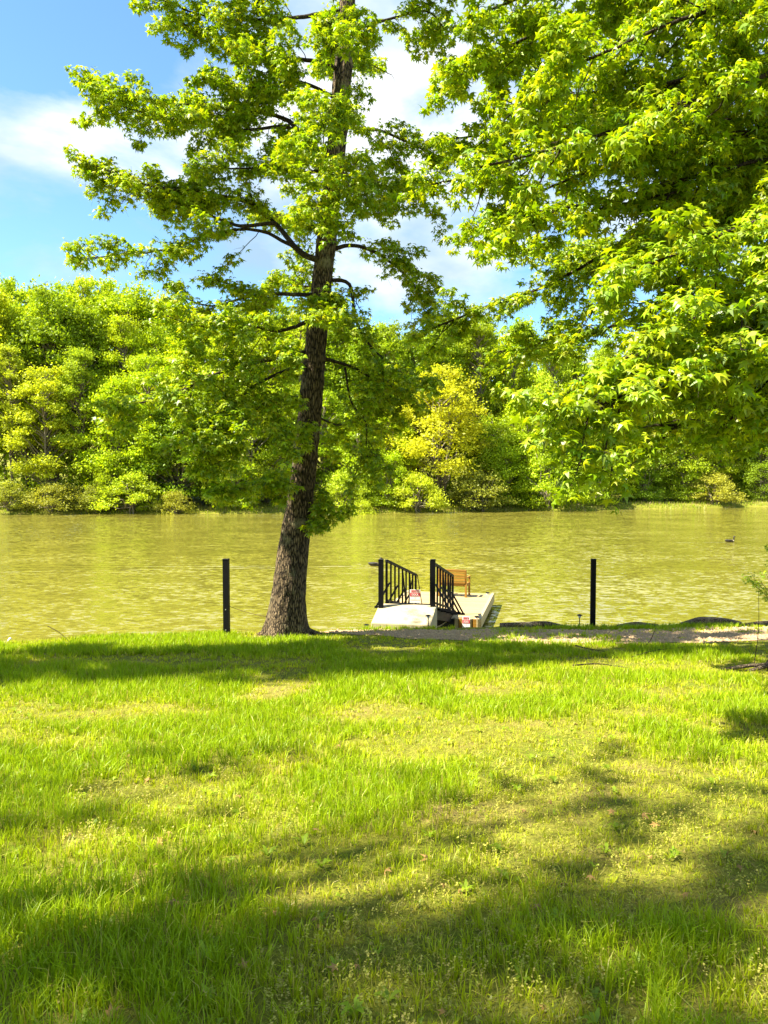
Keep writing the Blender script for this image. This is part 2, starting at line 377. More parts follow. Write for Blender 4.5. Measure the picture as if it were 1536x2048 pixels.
# loose stones on it, too many to count
sv = np.array([(1, 0, 0), (-1, 0, 0), (0, 1, 0), (0, -1, 0), (0, 0, 1), (0, 0, -0.4)], float)
st = np.array([(0, 2, 4), (2, 1, 4), (1, 3, 4), (3, 0, 4), (2, 0, 5), (1, 2, 5), (3, 1, 5), (0, 3, 5)])
n = 7000
x = rng.uniform(-1.2, 11.5, n); f_, b_ = path_band(x); u = rng.random(n); y = f_ + (b_ - f_) * u
s = rng.uniform(0.010, 0.040, n) * np.where(rng.random(n) < 0.06, 1.8, 1)
a = rng.uniform(0, 6.28, n)
base = sv[None] * s[:, None, None] * rng.uniform(0.6, 1.3, (n, 6, 1)); base[..., 2] *= 0.7
ca_, sa_ = np.cos(a)[:, None], np.sin(a)[:, None]
V = np.stack([base[..., 0] * ca_ - base[..., 1] * sa_ + x[:, None], base[..., 0] * sa_ + base[..., 1] * ca_ + y[:, None], base[..., 2] + ground_z(x, y)[:, None] + 0.014], -1)
tag(ob('gravel', mesh_np('gravel', V, tris=(st[None] + 6 * np.arange(n)[:, None, None]), mat=M['stone'], smooth=False)), 'loose tan gravel stones scattered along the bank path', 'gravel', kind='stuff')

# ------------------------------------------------------------------ grass
def lushness(x, y):
    l = fbm(x * 0.75 + 11, y * 0.75 + 3, 4) / 0.94
    l = np.clip((l - 0.36) / 0.20, 0, 1)
    for cx, cy, rx, ry, k in ((1.25, 6.6, 0.75, 0.55, 0.75), (3.9, 11.4, 1.5, 0.6, 0.95), (5.6, 11.2, 1.2, 0.7, 0.9), (-0.3, 4.0, 0.5, 0.4, 0.7), (2.2, 3.3, 0.55, 0.5, 0.8), (-1.7, 4.3, 0.6, 0.35, 0.6), (1.45, 2.75, 0.35, 0.25, 0.8), (0.1, 7.7, 0.8, 0.25, .5)):
        l = l * (1 - k * np.exp(-((x - cx) / rx) ** 2 - ((y - cy) / ry) ** 2))
    return l
def grassy(x, y):
    f, b_ = path_band(x)
    on_path = (x > -1.3) & (y > f - 0.1) & (y < b_ + 0.05)
    keep = ~on_path | (rng.random(x.shape) < 0.04 + 0.5 * (fbm(x * 1.6 + 3, y * 2.5, 3) > 0.52))
    keep &= (y < edge(x) + 0.55) & ~((x > 1.6) & (y > edge(x) - 0.45) & (rng.random(x.shape) < 0.85))
    keep &= (x + 2.06) ** 2 + (y - 16.0) ** 2 > 0.30
    return keep
def blades(x, y, hgt, wid, az, lean, colr):
    n = len(x); z = ground_z(x, y) - 0.006
    d = np.stack([np.cos(az), np.sin(az), 0 * az], -1); p = np.stack([-np.sin(az), np.cos(az), 0 * az], -1)
    tw = rng.uniform(0, 6.28, n); p = np.stack([np.cos(tw), np.sin(tw), 0 * tw], -1)
    B = np.stack([x, y, z], -1); up = np.array([0, 0, 1.0])
    mid = B + up * (hgt * 0.58)[:, None] + d * (hgt * lean * 0.28)[:, None]
    tip = B + up * (hgt * (1 - 0.25 * lean))[:, None] + d * (hgt * lean * 0.95)[:, None]
    w = wid[:, None] / 2
    V = np.stack([B - p * w, B + p * w, mid + p * w * 0.8, mid - p * w * 0.8, tip], 1)
    i = 5 * np.arange(n)[:, None]
    return V.reshape(-1, 3), i + np.array([[0, 1, 2, 3]]), i + np.array([[3, 2, 4]]), np.repeat(colr, 5, 0)
bands = [(1.9, 3.6, 6200), (3.6, 5.5, 4300), (5.5, 8.5, 2700), (8.5, 12.5, 1700), (12.5, 18.6, 1250)]
Vs, Qs, Ts, Cs = [], [], [], []; off = 0
for y0, y1, dens in bands:
    hw = y1 * 0.56 + 0.8
    nt = int(dens * (y1 - y0) * 2 * hw / 9)
    tx = rng.uniform(-hw, hw, nt); ty = rng.uniform(y0, y1, nt)
    lu = lushness(tx, ty)
    k = grassy(tx, ty) & (rng.random(nt) < 0.30 + 0.70 * lu) & (np.abs(tx) < ty * 0.56 + 0.8)
    tx, ty, lu = tx[k], ty[k], lu[k]
    nb_ = rng.integers(6, 13, len(tx)); ti = np.repeat(np.arange(len(tx)), nb_); n = len(ti)
    sp = rng.uniform(0.01, 0.055, len(tx))[ti]
    ang = rng.uniform(0, 6.28, n); rr = np.sqrt(rng.random(n)) * sp
    x = tx[ti] + np.cos(ang) * rr; y = ty[ti] + np.sin(ang) * rr
    lush = lu[ti]
    Y = (y0 + y1) / 2
    hgt = (0.042 + 0.060 * lush) * rng.uniform(0.6, 1.35, n) * (1 + 0.25 * rng.random(len(tx))[ti])
    wid = np.maximum(0.0045, (0.0009 if Y < 8 else 0.00125) * Y) * rng.uniform(0.7, 1.35, n)
    az = ang + rng.normal(0, 0.6, n); lean = np.clip(rng.gamma(2.2, 0.22, n), 0.05, 1.4)
    green = np.array([0.265, 0.385, 0.005]); dry = np.array([0.46, 0.40, 0.08]); yel = np.array([0.46, 0.51, 0.010])
    t = np.clip(lush + rng.normal(0, 0.18, n), 0, 1)[:, None]
    c = yel * (1 - t) + green * t
    isdry = (rng.random(n) < 0.06 + 0.28 * (1 - lush) ** 2)[:, None]
    c = np.where(isdry, dry, c) * rng.uniform(0.75, 1.25, (n, 1)) * (1 + 0.25 * (rng.random(len(tx))[ti, None] - 0.5))
    v, q, t3, cc = blades(x, y, hgt, wid, az, lean, c)
    if y0 > 8:                                       # far blades: one triangle is enough
        v = v.reshape(-1, 5, 3)[:, [0, 1, 4]].reshape(-1, 3); t3 = np.arange(len(v)).reshape(-1, 3); q = np.zeros((0, 4), int); cc = cc.reshape(-1, 5, 3)[:, :3].reshape(-1, 3)
    Vs.append(v); Qs.append(q + off); Ts.append(t3 + off); Cs.append(cc); off += len(v)
for y0, y1, dens in ((1.9, 4.2, 5200), (4.2, 8.0, 3000), (8.0, 12.0, 900)):     # short matted thatch under the blades
    hw = y1 * 0.56 + 0.8; n = int(dens * (y1 - y0) * 2 * hw * 0.6)
    x = rng.uniform(-hw, hw, n); y = rng.uniform(y0, y1, n); k = grassy(x, y) & (np.abs(x) < y * 0.56 + 0.6) & (rng.random(n) < 1.1 - 0.8 * lushness(x, y)); x, y = x[k], y[k]; n = len(x)
    hgt = rng.uniform(0.015, 0.05, n); az = rng.uniform(0, 6.28, n); lean = rng.uniform(0.6, 2.2, n); wid = np.maximum(0.005, 0.0011 * (y0 + y1) / 2) * rng.uniform(0.7, 1.4, n)
    pal = np.array([[0.36, 0.42, 0.012], [0.28, 0.37, 0.010], [0.46, 0.42, 0.06], [0.36, 0.27, 0.09], [0.24, 0.16, 0.06]])[rng.choice(5, n, p=[.36, .24, .22, .12, .06])]
    v, q, t3, cc = blades(x, y, hgt, wid, az, lean, pal * rng.uniform(0.7, 1.25, (n, 1)))
    v = v.reshape(-1, 5, 3)[:, [0, 1, 4]].reshape(-1, 3)
    Vs.append(v); Ts.append(np.arange(len(v)).reshape(-1, 3) + off); Cs.append(cc.reshape(-1, 5, 3)[:, :3].reshape(-1, 3)); off += len(v)
tag(ob('grass', mesh_np('grass', np.vstack(Vs), np.vstack(Qs), np.vstack(Ts), M['grass'], True, np.vstack(Cs))), 'sunlit yellow green lawn grass sloping to the bank', 'grass', kind='stuff')

# low seeding weeds (small paired leaves on thin stems) in the thin patches
def weeds(n, y0, y1, sl):
    y = y0 + (y1 - y0) * rng.random(n) ** 0.9; x = rng.uniform(-1, 1, n) * (y * 0.56 + 0.8)
    lu = lushness(x, y); k = grassy(x, y) & (rng.random(n) < 1.1 * (1 - lu) ** 1.5 * (0.25 + 1.5 * (fbm(x * 1.8 + 70, y * 1.8, 3) > 0.46))); x, y = x[k], y[k]; n = len(x)
    H = rng.uniform(0.04, 0.12, n); z = ground_z(x, y); az = rng.uniform(0, 6.28, n); ln = rng.uniform(0.0, 0.5, n)
    tx, ty = x + np.cos(az) * H * ln, y + np.sin(az) * H * ln
    cw = rng.uniform(0.0008, 0.0016, n) * sl
    Vs = [np.stack([np.stack([x - cw, y, z], -1), np.stack([x + cw, y, z], -1), np.stack([tx, ty, z + H], -1)], 1)]
    Ts = [np.arange(n * 3).reshape(n, 3)]; off = n * 3; Qs = []
    c0 = np.array([0.34, 0.35, 0.05]) * rng.uniform(0.7, 1.35, (n, 1)) + np.array([0.08, 0.01, 0.03]) * rng.random((n, 1))
    Cs = [np.repeat(c0 * 0.8, 3, 0)]
    for j in range(7):
        f = rng.uniform(0.35, 1.0, n) if j < 5 else np.ones(n)
        b0 = np.stack([x + (tx - x) * f, y + (ty - y) * f, z + H * f], -1)
        a = rng.uniform(0, 6.28, n); s = rng.uniform(0.006, 0.013, n) * sl; ti = rng.uniform(-0.2, 0.7, n)
        d = np.stack([np.cos(a), np.sin(a), ti], -1) * s[:, None]; p = np.stack([-np.sin(a), np.cos(a), rng.uniform(-.4, .4, n)], -1) * (s * 0.42)[:, None]
        Vs.append(np.stack([b0, b0 + d * 0.55 + p, b0 + d, b0 + d * 0.55 - p], 1))
        Qs.append(off + np.arange(n * 4).reshape(n, 4)); off += n * 4
        Cs.append(np.repeat(c0 * rng.uniform(0.8, 1.25, (n, 1)), 4, 0))
    return np.vstack([v.reshape(-1, 3) for v in Vs]), np.vstack(Qs), Ts[0], np.vstack(Cs)
wv, wq, wt_, wc_ = weeds(9000, 1.9, 5.8, 1.0)
wv2, wq2, wt2, wc2 = weeds(2500, 5.8, 9.0, 1.2)
def rosettes(n):
    V, Q, C = [], [], []
    y = 2.0 + 8 * rng.random(n) ** 1.3; x = rng.uniform(-1, 1, n) * (y * 0.55); k = grassy(x, y); x, y = x[k], y[k]; z = ground_z(x, y); off = 0
    for X, Y, Z in zip(x, y, z):
        m = rng.integers(5, 10); sz = rng.uniform(0.025, 0.055); c0 = np.array([0.22, 0.31, 0.015]) * rng.uniform(0.8, 1.5)
        for a in rng.uniform(0, 6.28, m):
            d = np.array([math.cos(a), math.sin(a), 0]); p = np.array([-d[1], d[0], 0]); l = sz * rng.uniform(0.7, 1.2); w = l * 0.20; b0 = np.array([X, Y, Z + 0.01]); up = np.array([0, 0, 1.0])
            m1 = b0 + d * l * 0.5 + up * l * 0.65; m2 = b0 + d * l + up * l * rng.uniform(0.3, 0.9)
            V += [b0 - p * w * .2, b0 + p * w * .2, m1 + p * w, m1 - p * w, m2 + p * w * .3, m2 - p * w * .3]; Q += [(off, off + 1, off + 2, off + 3), (off + 3, off + 2, off + 4, off + 5)]; off += 6
            C += [c0 * rng.uniform(0.85, 1.15)] * 6
    return np.array(V), np.array(Q), np.array(C)
rv, rq, rc = rosettes(260)
wq2 = np.vstack([wq2, rq + len(wv2)]); wv2 = np.vstack([wv2, rv]); wc2 = np.vstack([wc2, rc])
me = mesh_np('weeds', np.vstack([wv, wv2]), np.vstack([wq, wq2 + len(wv)]), np.vstack([wt_, wt2 + len(wv)]), M['grass'], True, np.vstack([wc_, wc2]))
tag(ob('weeds', me), 'low pale yellow seeding weeds among the grass', 'weeds', kind='stuff')

# ------------------------------------------------------------------ leaves and near trees
def star_leaf():
    """five pointed sweetgum leaf, unit size, petiole end near the origin, blade along +y"""
    c = np.array([0, 0.30, 0.0]); v = []
    for a, l in zip(np.radians([180, -90, -31, 31, 90]), (0.15, 0.23, 0.25, 0.25, 0.23)): v.append(c + np.array([math.sin(a) * l, math.cos(a) * l, 0.0]))
    for a, l in zip(np.radians([-120, -62, 0, 62, 120]), (0.46, 0.60, 0.68, 0.60, 0.46)): v.append(c + np.array([math.sin(a) * l, math.cos(a) * l, -0.14]))
    return np.array(v), np.array([(1, 2, 3, 4)]), np.array([(0, 1, 4), (0, 5, 1), (1, 6, 2), (2, 7, 3), (3, 8, 4), (4, 9, 0)])
SLV, SLQ, SLT = star_leaf()
def leaf_frames(P, nrm, fwd, size):
    z = norm(nrm); y = norm(fwd - (fwd * z).sum(-1, keepdims=True) * z); x = np.cross(y, z)
    return np.stack([x, y, z * (0.3 + 2.6 * ((size * 977) % 1.0))[:, None]], -1) * size[:, None, None]          # columns
def leaf_mesh(name, P, nrm, fwd, size, colr, mat):
    A = leaf_frames(P, nrm, fwd, size)
    V = np.einsum('nij,kj->nki', A, SLV) + P[:, None]
    k = len(SLV)
    return mesh_np(name, V, SLQ[None] + k * np.arange(len(P))[:, None, None], SLT[None] + k * np.arange(len(P))[:, None, None], mat=mat, smooth=False, cols=np.repeat(colr, k, 0))

def grow_twigs(path, rad0, every, tlen, start, droop, lpt, leaf, g, twigs, L, side_bias=None, bare=0.0, flat=0.45):
    """side twigs with leaves along a limb; path is a resampled polyline"""
    seg = np.linalg.norm(np.diff(path, axis=0), axis=1); s = np.concatenate([[0], np.cumsum(seg)]); tot = s[-1]
    d = tot * start + 0.02
    while d < tot + 0.01:
        d += every * g.uniform(0.5, 1.5)
        dd = min(d, tot); i = min(np.searchsorted(s, dd), len(path) - 1)
        p = path[i]; T = norm(path[min(i + 1, len(path) - 1)] - path[max(i - 1, 0)])
        f = dd / tot
        side = np.cross(T, [0, 0, 1.0]); side = norm(side) if np.linalg.norm(side) > 0.1 else norm(g.normal(size=3))
        a = g.uniform(-1, 1)
        dirv = norm(T * g.uniform(0.3, 1.0) + side * (1 if g.random() < 0.5 else -1) * g.uniform(0.3, 1.0) + np.array([0, 0, 1]) * g.normal(0.1, flat))
        ln = tlen * g.uniform(0.45, 1.15) * (1.0 - 0.45 * f)
        n = max(4, int(ln / 0.16)); t = np.linspace(0, 1, n)[:, None]
        curve = p + dirv * ln * t + np.array([0, 0, -droop]) * ln * t ** 2 + np.cumsum(g.normal(0, 0.010, (n, 3)), 0)
        r = max(0.0035, rad0 * 0.10) * (1 - 0.7 * t[:, 0])
        twigs.tube(curve, r, 3, cap=False)
        if g.random() < bare: continue
        # leaves along the twig and a rosette at its tip
        m = int(lpt * g.uniform(0.6, 1.35)); u = np.sqrt(g.uniform(0.06, 1.0, m)); ii = np.clip((u * (n - 1)).astype(int), 0, n - 1)
        base = curve[ii]; az = g.uniform(0, 6.28, m)
        out = np.stack([np.cos(az), np.sin(az), g.normal(0.0, 0.45, m)], -1) + dirv * 0.5
        off = norm(out) * g.uniform(0.03, 0.13, (m, 1)) * (leaf / 0.14)
        nr = np.stack([g.normal(0, 0.5, m), g.normal(0, 0.5, m), np.full(m, 0.8)], -1) + out * 0.35
        fw = out + np.array([0, 0, -0.55])
        L['P'].append(base + off); L['n'].append(nr); L['f'].append(fw); L['s'].append(leaf * g.uniform(0.5, 1.2, m))

def near_tree(name, label, trunk_path, trunk_rad, limbs, g, leaf, every, tlen, lpt, n_single, colors, trunk_seg=56, lit=(), sub_every=0.42, zmin=-9.0):
    root = empty(name, trunk_path[0]); o0 = Vector(trunk_path[0])
    loc = lambda P: np.asarray(P, float) - np.array(o0)
    def ridges(r, a):
        m = r.shape[0]; zz = np.arange(m)[:, None] * 0.03; aa = a[None, :] * np.ones((m, 1))
        # furrowed bark: long narrow plates
        n1 = np.abs(noise2(aa * 5.1 + 0.6 * np.sin(zz * 3), zz * 2.6 + aa * 0.8) - 0.5) * 2
        n2 = noise2(aa * 12, zz * 9 + 4)
        fl = np.exp(-zz / 0.32) * (0.20 * np.cos(3 * aa + 0.6) + 0.13 * np.cos(5 * aa + 2.0))
        bul = 0.05 * (fbm(aa * 1.1 + 7, zz * 1.2, 2) - 0.4)
        return r * (1 + fl + bul) + 0.030 * (n1 - 0.5) * np.clip(r / 0.25, 0.2, 1) + 0.010 * (n2 - .5)
    path = smooth_path(trunk_path, 0.03)
    ca = np.concatenate([[0], np.cumsum([(Vector(b) - Vector(a)).length for a, b in zip(trunk_path[:-1], trunk_path[1:])])])
    rad = np.interp(np.linspace(0, ca[-1], len(path)), ca, trunk_rad)
    v, q, t = tube_arrays(loc(path), rad, trunk_seg, True, ridges)
    ob('trunk', mesh_np('trunk', v, q, t, M['bark'], True), root)
    for k in range(7):                               # surface roots
        a = k * 0.9 + g.uniform(-0.25, 0.25); ln = g.uniform(0.55, 1.0) * trunk_rad[0] * 1.6; q_ = []
        for f in (0.45, 0.75, 1.0, 1.35):
            dx, dy = math.cos(a + 0.2 * f) * ln * f, math.sin(a + 0.2 * f) * ln * f
            q_.append((dx, dy, float(ground_z(o0.x + dx, o0.y + dy)) - o0.z + {0.45: 0.22, 0.75: 0.07, 1.0: 0.015, 1.35: -0.06}[f]))
        sp = smooth_path(q_, 0.05); MB().tube(sp, np.linspace(0.11, 0.03, len(sp)) * g.uniform(0.8, 1.2), 9).build('root', M['bark'], root, smooth=True)
    L = dict(P=[], n=[], f=[], s=[]); tw = MB()
    for lb in limbs:
        pts = smooth_path(lb['p'], 0.10); r0 = lb.get('r', 0.05) * 0.78
        wob = np.cumsum(np.cumsum(g.normal(0, 0.0018, pts.shape), 0), 0); wob -= np.linspace(0, 1, len(pts))[:, None] * wob[-1] * 0.7
        pts = pts + np.clip(wob, -0.3, 0.3) + np.cumsum(g.normal(0, 0.004, pts.shape), 0)
        rr = r0 * (1 - 0.85 * np.linspace(0, 1, len(pts)) ** 0.8) + 0.004
        v, q, t = tube_arrays(loc(pts), rr, 7, True)
        ob('limb', mesh_np('limb', v, q, t, M['limb'], True), root)
        if lb.get('bareonly'):
            grow_twigs(loc(pts), r0, 0.12, 0.5, 0.3, 0.1, 0, leaf, g, tw, L, bare=1.0); continue
        nsub = int(len(pts) * 0.10 / sub_every)
        for _ in range(nsub):                        # secondary branches
            f = g.uniform(max(0.2, lb.get('start', 0.2)), 0.97); i = int(f * (len(pts) - 1)); T = norm(pts[min(i + 1, len(pts) - 1)] - pts[max(i - 1, 0)])
            sd = norm(np.cross(T, [0, 0, 1.0]) + 1e-6) * (1 if g.random() < 0.5 else -1)
            d = norm(T * g.uniform(0.3, 0.9) + sd * g.uniform(0.2, 1.0) + np.array([0, 0, 1.0]) * g.normal(0.05, 0.45)); ln = g.uniform(0.5, 1.25) * lb.get('len', 1) * (1.1 - 0.5 * f)
            t = np.linspace(0, 1, 9)[:, None]
            sp = pts[i] + d * ln * t + np.array([0, 0, -lb.get('droop', 0.12)]) * ln * t ** 2 + np.cumsum(g.normal(0, 0.015, (9, 3)), 0) * (t > 0)
            tw.tube(loc(sp), np.linspace(max(0.006, r0 * 0.22), 0.004, 9), 4, cap=False)
            grow_twigs(loc(sp), 0.03, every * 1.1, tlen * 0.5, 0.15, lb.get('droop', 0.12), lpt * 0.75, leaf, g, tw, L, bare=0.05, flat=0.5)
        grow_twigs(loc(pts), r0, every * lb.get('every', 1), tlen * lb.get('len', 1), lb.get('start', 0.2), lb.get('droop', 0.12), lpt, leaf, g, tw, L, bare=0.06, flat=lb.get('flat', 0.4))
    tw.build('twigs', M['limb'], root, smooth=True)['kind'] = 'stuff'
    P = np.vstack(L['P']); nr = np.vstack(L['n']); fw = np.vstack(L['f']); s = np.concatenate(L['s']); n = len(P)
    keep = np.ones(n, bool); sd_ = np.array(SUN_DIR)
    for q_ in lit:                                   # gaps in the crown where the sun comes through
        d_ = P + np.array(o0) - np.array(q_); al = d_ @ sd_; ds = np.linalg.norm(d_ - al[:, None] * sd_, axis=1)
        keep &= ~((al > 0) & (ds < 0.30) & (g.random(n) < 0.6))
    Wc = P + np.array(o0) - np.array([0, 0, EYE]); outside = (Wc[:, 0] > 0.5 * Wc[:, 1] + 0.9) | (Wc[:, 2] > 0.62 * Wc[:, 1] + 0.8)
    keep &= Wc[:, 2] + EYE > zmin + 0.5 * g.random(n)
    keep &= ~(outside & (g.random(n) < 0.86))
    P, nr, fw, s = P[keep], nr[keep], fw[keep], s[keep]; n = len(P)
    c = np.array(colors)[g.integers(0, len(colors), n)] * g.uniform(0.58, 1.28, (n, 1)) * np.stack([g.uniform(0.85, 1.12, n), np.ones(n), np.ones(n)], -1)
    # the leaves nearest the camera are parts of their own, the rest one part
    W = P + np.array(o0) - np.array([0, 0, EYE]); inv = (np.abs(W[:, 0]) < 0.49 * W[:, 1]) & (W[:, 2] < 0.6 * W[:, 1])
    score = np.where(inv, s / np.linalg.norm(W, axis=1), 0); big = np.argsort(-score)[:n_single]; rest = np.setdiff1d(np.arange(n), big)
    fo = ob('foliage', leaf_mesh('foliage', P[rest], nr[rest], fw[rest], s[rest], c[rest], M['leaf']), root); fo['kind'] = 'stuff'
    variants = [mesh_np('leaf', SLV, SLQ, SLT, mat=M['leaf'], smooth=False, cols=np.repeat(np.array(cc)[None], len(SLV), 0)) for cc in colors]
    A = leaf_frames(P, nr, fw, s)
    for i in big:
        o = ob('leaf', variants[int(g.integers(0, len(colors)))], root)
        mm = Matrix(A[i].tolist()).to_4x4(); mm.translation = Vector(P[i]); o.matrix_local = mm
    tag(root, label, 'tree'); return root

GREENS = [(0.25, 0.37, 0.005), (0.32, 0.44, 0.006), (0.18, 0.29, 0.005), (0.40, 0.47, 0.010)]

# --- the sweetgum on the bank
D0 = 16.0
tp = [at(570, 1275, D0), at(573, 1240, D0), at(577, 1190, D0), at(588, 1090, D0), at(602, 990, D0), at(617, 850, D0), at(629, 720, D0), at(640, 600, D0), at(656, 450, D0), at(677, 250, D0), at(690, 80, D0), at(697, -40, D0), at(705, -160, D0), at(715, -330, D0)]
tr = [0.52, 0.43, 0.36, 0.315, 0.265, 0.24, 0.225, 0.205, 0.20, 0.19, 0.175, 0.14, 0.10, 0.03]
def limb(*pts, **kw): return dict(p=[at(*p) for p in pts], **kw)
limbs = [
 limb((642, 335, 16.0), (598, 268, 15.8), (548, 236, 16.4), (430, 222, 16.0), (300, 205, 15.7), (175, 150, 15.5), r=0.075),
 limb((600, 270, 15.8), (560, 255, 16.1), (470, 265, 15.5), (330, 240, 15.1), (205, 205, 14.9), r=0.05),
 limb((660, 520, 16.0), (610, 508, 15.8), (552, 446, 16.4), (500, 405, 16.1), (400, 385, 15.8), (280, 365, 15.5), (145, 312, 15.3), r=0.085),
 limb((552, 446, 15.5), (480, 452, 15.6), (420, 430, 15.9), (300, 390, 16.2), (190, 365, 16.4), r=0.05),
 limb((600, 500, 15.8), (500, 470, 15.9), (400, 480, 15.5), (300, 505, 15.2), (170, 498, 15.1), r=0.05, every=0.9),
 limb((628, 590, 16.0), (565, 590, 15.6), (500, 600, 15.9), (420, 620, 15.6), (350, 600, 15.4), r=0.06, len=1.2),
 limb((626, 640, 16.0), (560, 660, 15.2), (480, 650, 14.38), (400, 660, 13.82), (330, 640, 13.54), r=0.055, len=1.2),
 limb((612, 705, 16.0), (550, 722, 15.2), (450, 750, 14.38), (350, 790, 13.89), (240, 812, 13.54), r=0.065, droop=0.25),
 limb((608, 730, 16.0), (520, 760, 14.8), (450, 820, 14.03), (400, 870, 13.61), (345, 890, 13.4), r=0.05, droop=0.3),
 limb((606, 790, 16.0), (540, 800, 14.66), (480, 850, 13.96), (430, 870, 13.68), r=0.04, droop=0.3),
 limb((592, 930, 16.0), (550, 965, 15.0), (500, 975, 14.38), (430, 985, 13.96), r=0.03, every=0.7, len=0.7, droop=0.3),
 limb((664, 340, 16.0), (600, 340, 16.1), (520, 330, 15.4), (420, 340, 14.9), r=0.05),
 limb((684, 140, 16.0), (600, 120, 15.6), (480, 110, 16.1), (350, 50, 15.8), r=0.06),
 limb((676, 200, 16.0), (600, 170, 16.0), (500, 180, 15.3), (400, 160, 15.0), r=0.05),
 limb((694, 20, 16.0), (580, 30, 15.6), (440, 30, 16.0), (300, -20, 15.7), r=0.06),
 limb((698, -60, 16.0), (560, -60, 16.3), (420, -40, 15.9), (330, -30, 15.9), r=0.05),
 limb((660, 500, 16), (705, 492, 16.2), (760, 512, 16.5), (820, 560, 16.8), (850, 620, 17.0), r=0.06, droop=0.3),
 limb((652, 560, 16), (700, 572, 16.0), (713, 640, 15.9), (742, 695, 15.8), (795, 745, 15.7), (850, 770, 15.6), r=0.055, droop=0.4, every=0.9),
 limb((636, 715, 16), (700, 732, 16.0), (760, 765, 16.2), (830, 800, 16.4), r=0.05, droop=0.35, every=0.8),
 limb((690, 735, 16), (705, 805, 16.0), (732, 845, 16.0), (736, 905, 16.0), (752, 945, 16.0), r=0.03, droop=0.4),
 limb((620, 935, 16.1), (640, 985, 15.9), (642, 1020, 15.8), (640, 1050, 15.8), r=0.012, every=0.7, len=0.3, droop=0.5),
 limb((625, 830, 16.2), (680, 850, 16.8), (730, 830, 17.4), r=0.03, droop=0.3),
 limb((690, 255, 16), (760, 262, 16.3), (830, 290, 16.6), (885, 310, 16.8), r=0.05),
 limb((700, 135, 16), (740, 128, 16.2), (785, 150, 16.4), r=0.02, bareonly=True),
 limb((700, 60, 16), (780, 40, 16.4), (850, 20, 16.7), (890, 65, 16.8), r=0.05),
 limb((682, 330, 16), (760, 372, 16.2), (830, 392, 16.4), (870, 440, 16.5), r=0.05, droop=0.25),
 limb((705, -50, 16), (800, -60, 16.3), (880, -30, 16.5), r=0.05),
 # limbs towards the camera and away from it
 limb((676, 230, 15.9), (668, 205, 14.8), (650, 230, 13.8), (640, 290, 13.2), r=0.04, droop=0.3, every=1.1),
 limb((694, 60, 15.9), (690, 30, 15.0), (675, 60, 14.2), (660, 110, 13.8), r=0.03, droop=0.3, every=1.3, len=0.8),
 limb((664, 370, 15.9), (680, 330, 14.8), (690, 370, 13.9), r=0.045, droop=0.3),
 limb((660, 440, 15.9), (650, 400, 14.9), (630, 420, 14.0), r=0.045, droop=0.3),
 limb((640, 640, 15.9), (640, 610, 15.1), (650, 640, 14.5), r=0.03, len=0.6, every=1.3, droop=0.3),
 limb((612, 870, 15.8), (605, 855, 15.4), (600, 870, 15.1), r=0.015, len=0.35, droop=0.3),
 limb((684, 180, 16.1), (700, 130, 17.2), (690, 120, 18.3), r=0.05),
 limb((664, 380, 16.1), (640, 330, 17.2), (600, 320, 18.4), r=0.05),
 limb((655, 480, 16.1), (640, 440, 17.2), (560, 430, 18.5), r=0.05),
 limb((640, 600, 16.1), (620, 570, 17.3), (560, 560, 18.4), r=0.05),
]
for lb in limbs: lb.setdefault('start', 0.22)
near_tree('sweetgum_tree', 'tall leaning sweetgum with dark furrowed trunk at the edge of the bank', tp, tr, limbs, np.random.default_rng(21),
          leaf=0.134, every=0.085, tlen=0.95, lpt=25, sub_every=0.27, n_single=300, colors=GREENS,
          lit=[at(x_, y_, 15.95) for x_, y_ in ((535, 1250), (545, 1200), (552, 1150), (560, 1100), (570, 1030), (580, 970), (588, 910), (596, 850), (602, 790), (610, 700), (620, 600))] + [(0.1, 18.0, 1.2), (1.0, 18.0, 1.2), (0.6, 18.3, 1.3), (2.4, 23, .4), (2.8, 25, .4)] + [(x_, y_, 1.25) for x_ in (-0.1, 0.3, 0.7, 1.1) for y_ in (17.7, 18.1, 18.5)] * 2)

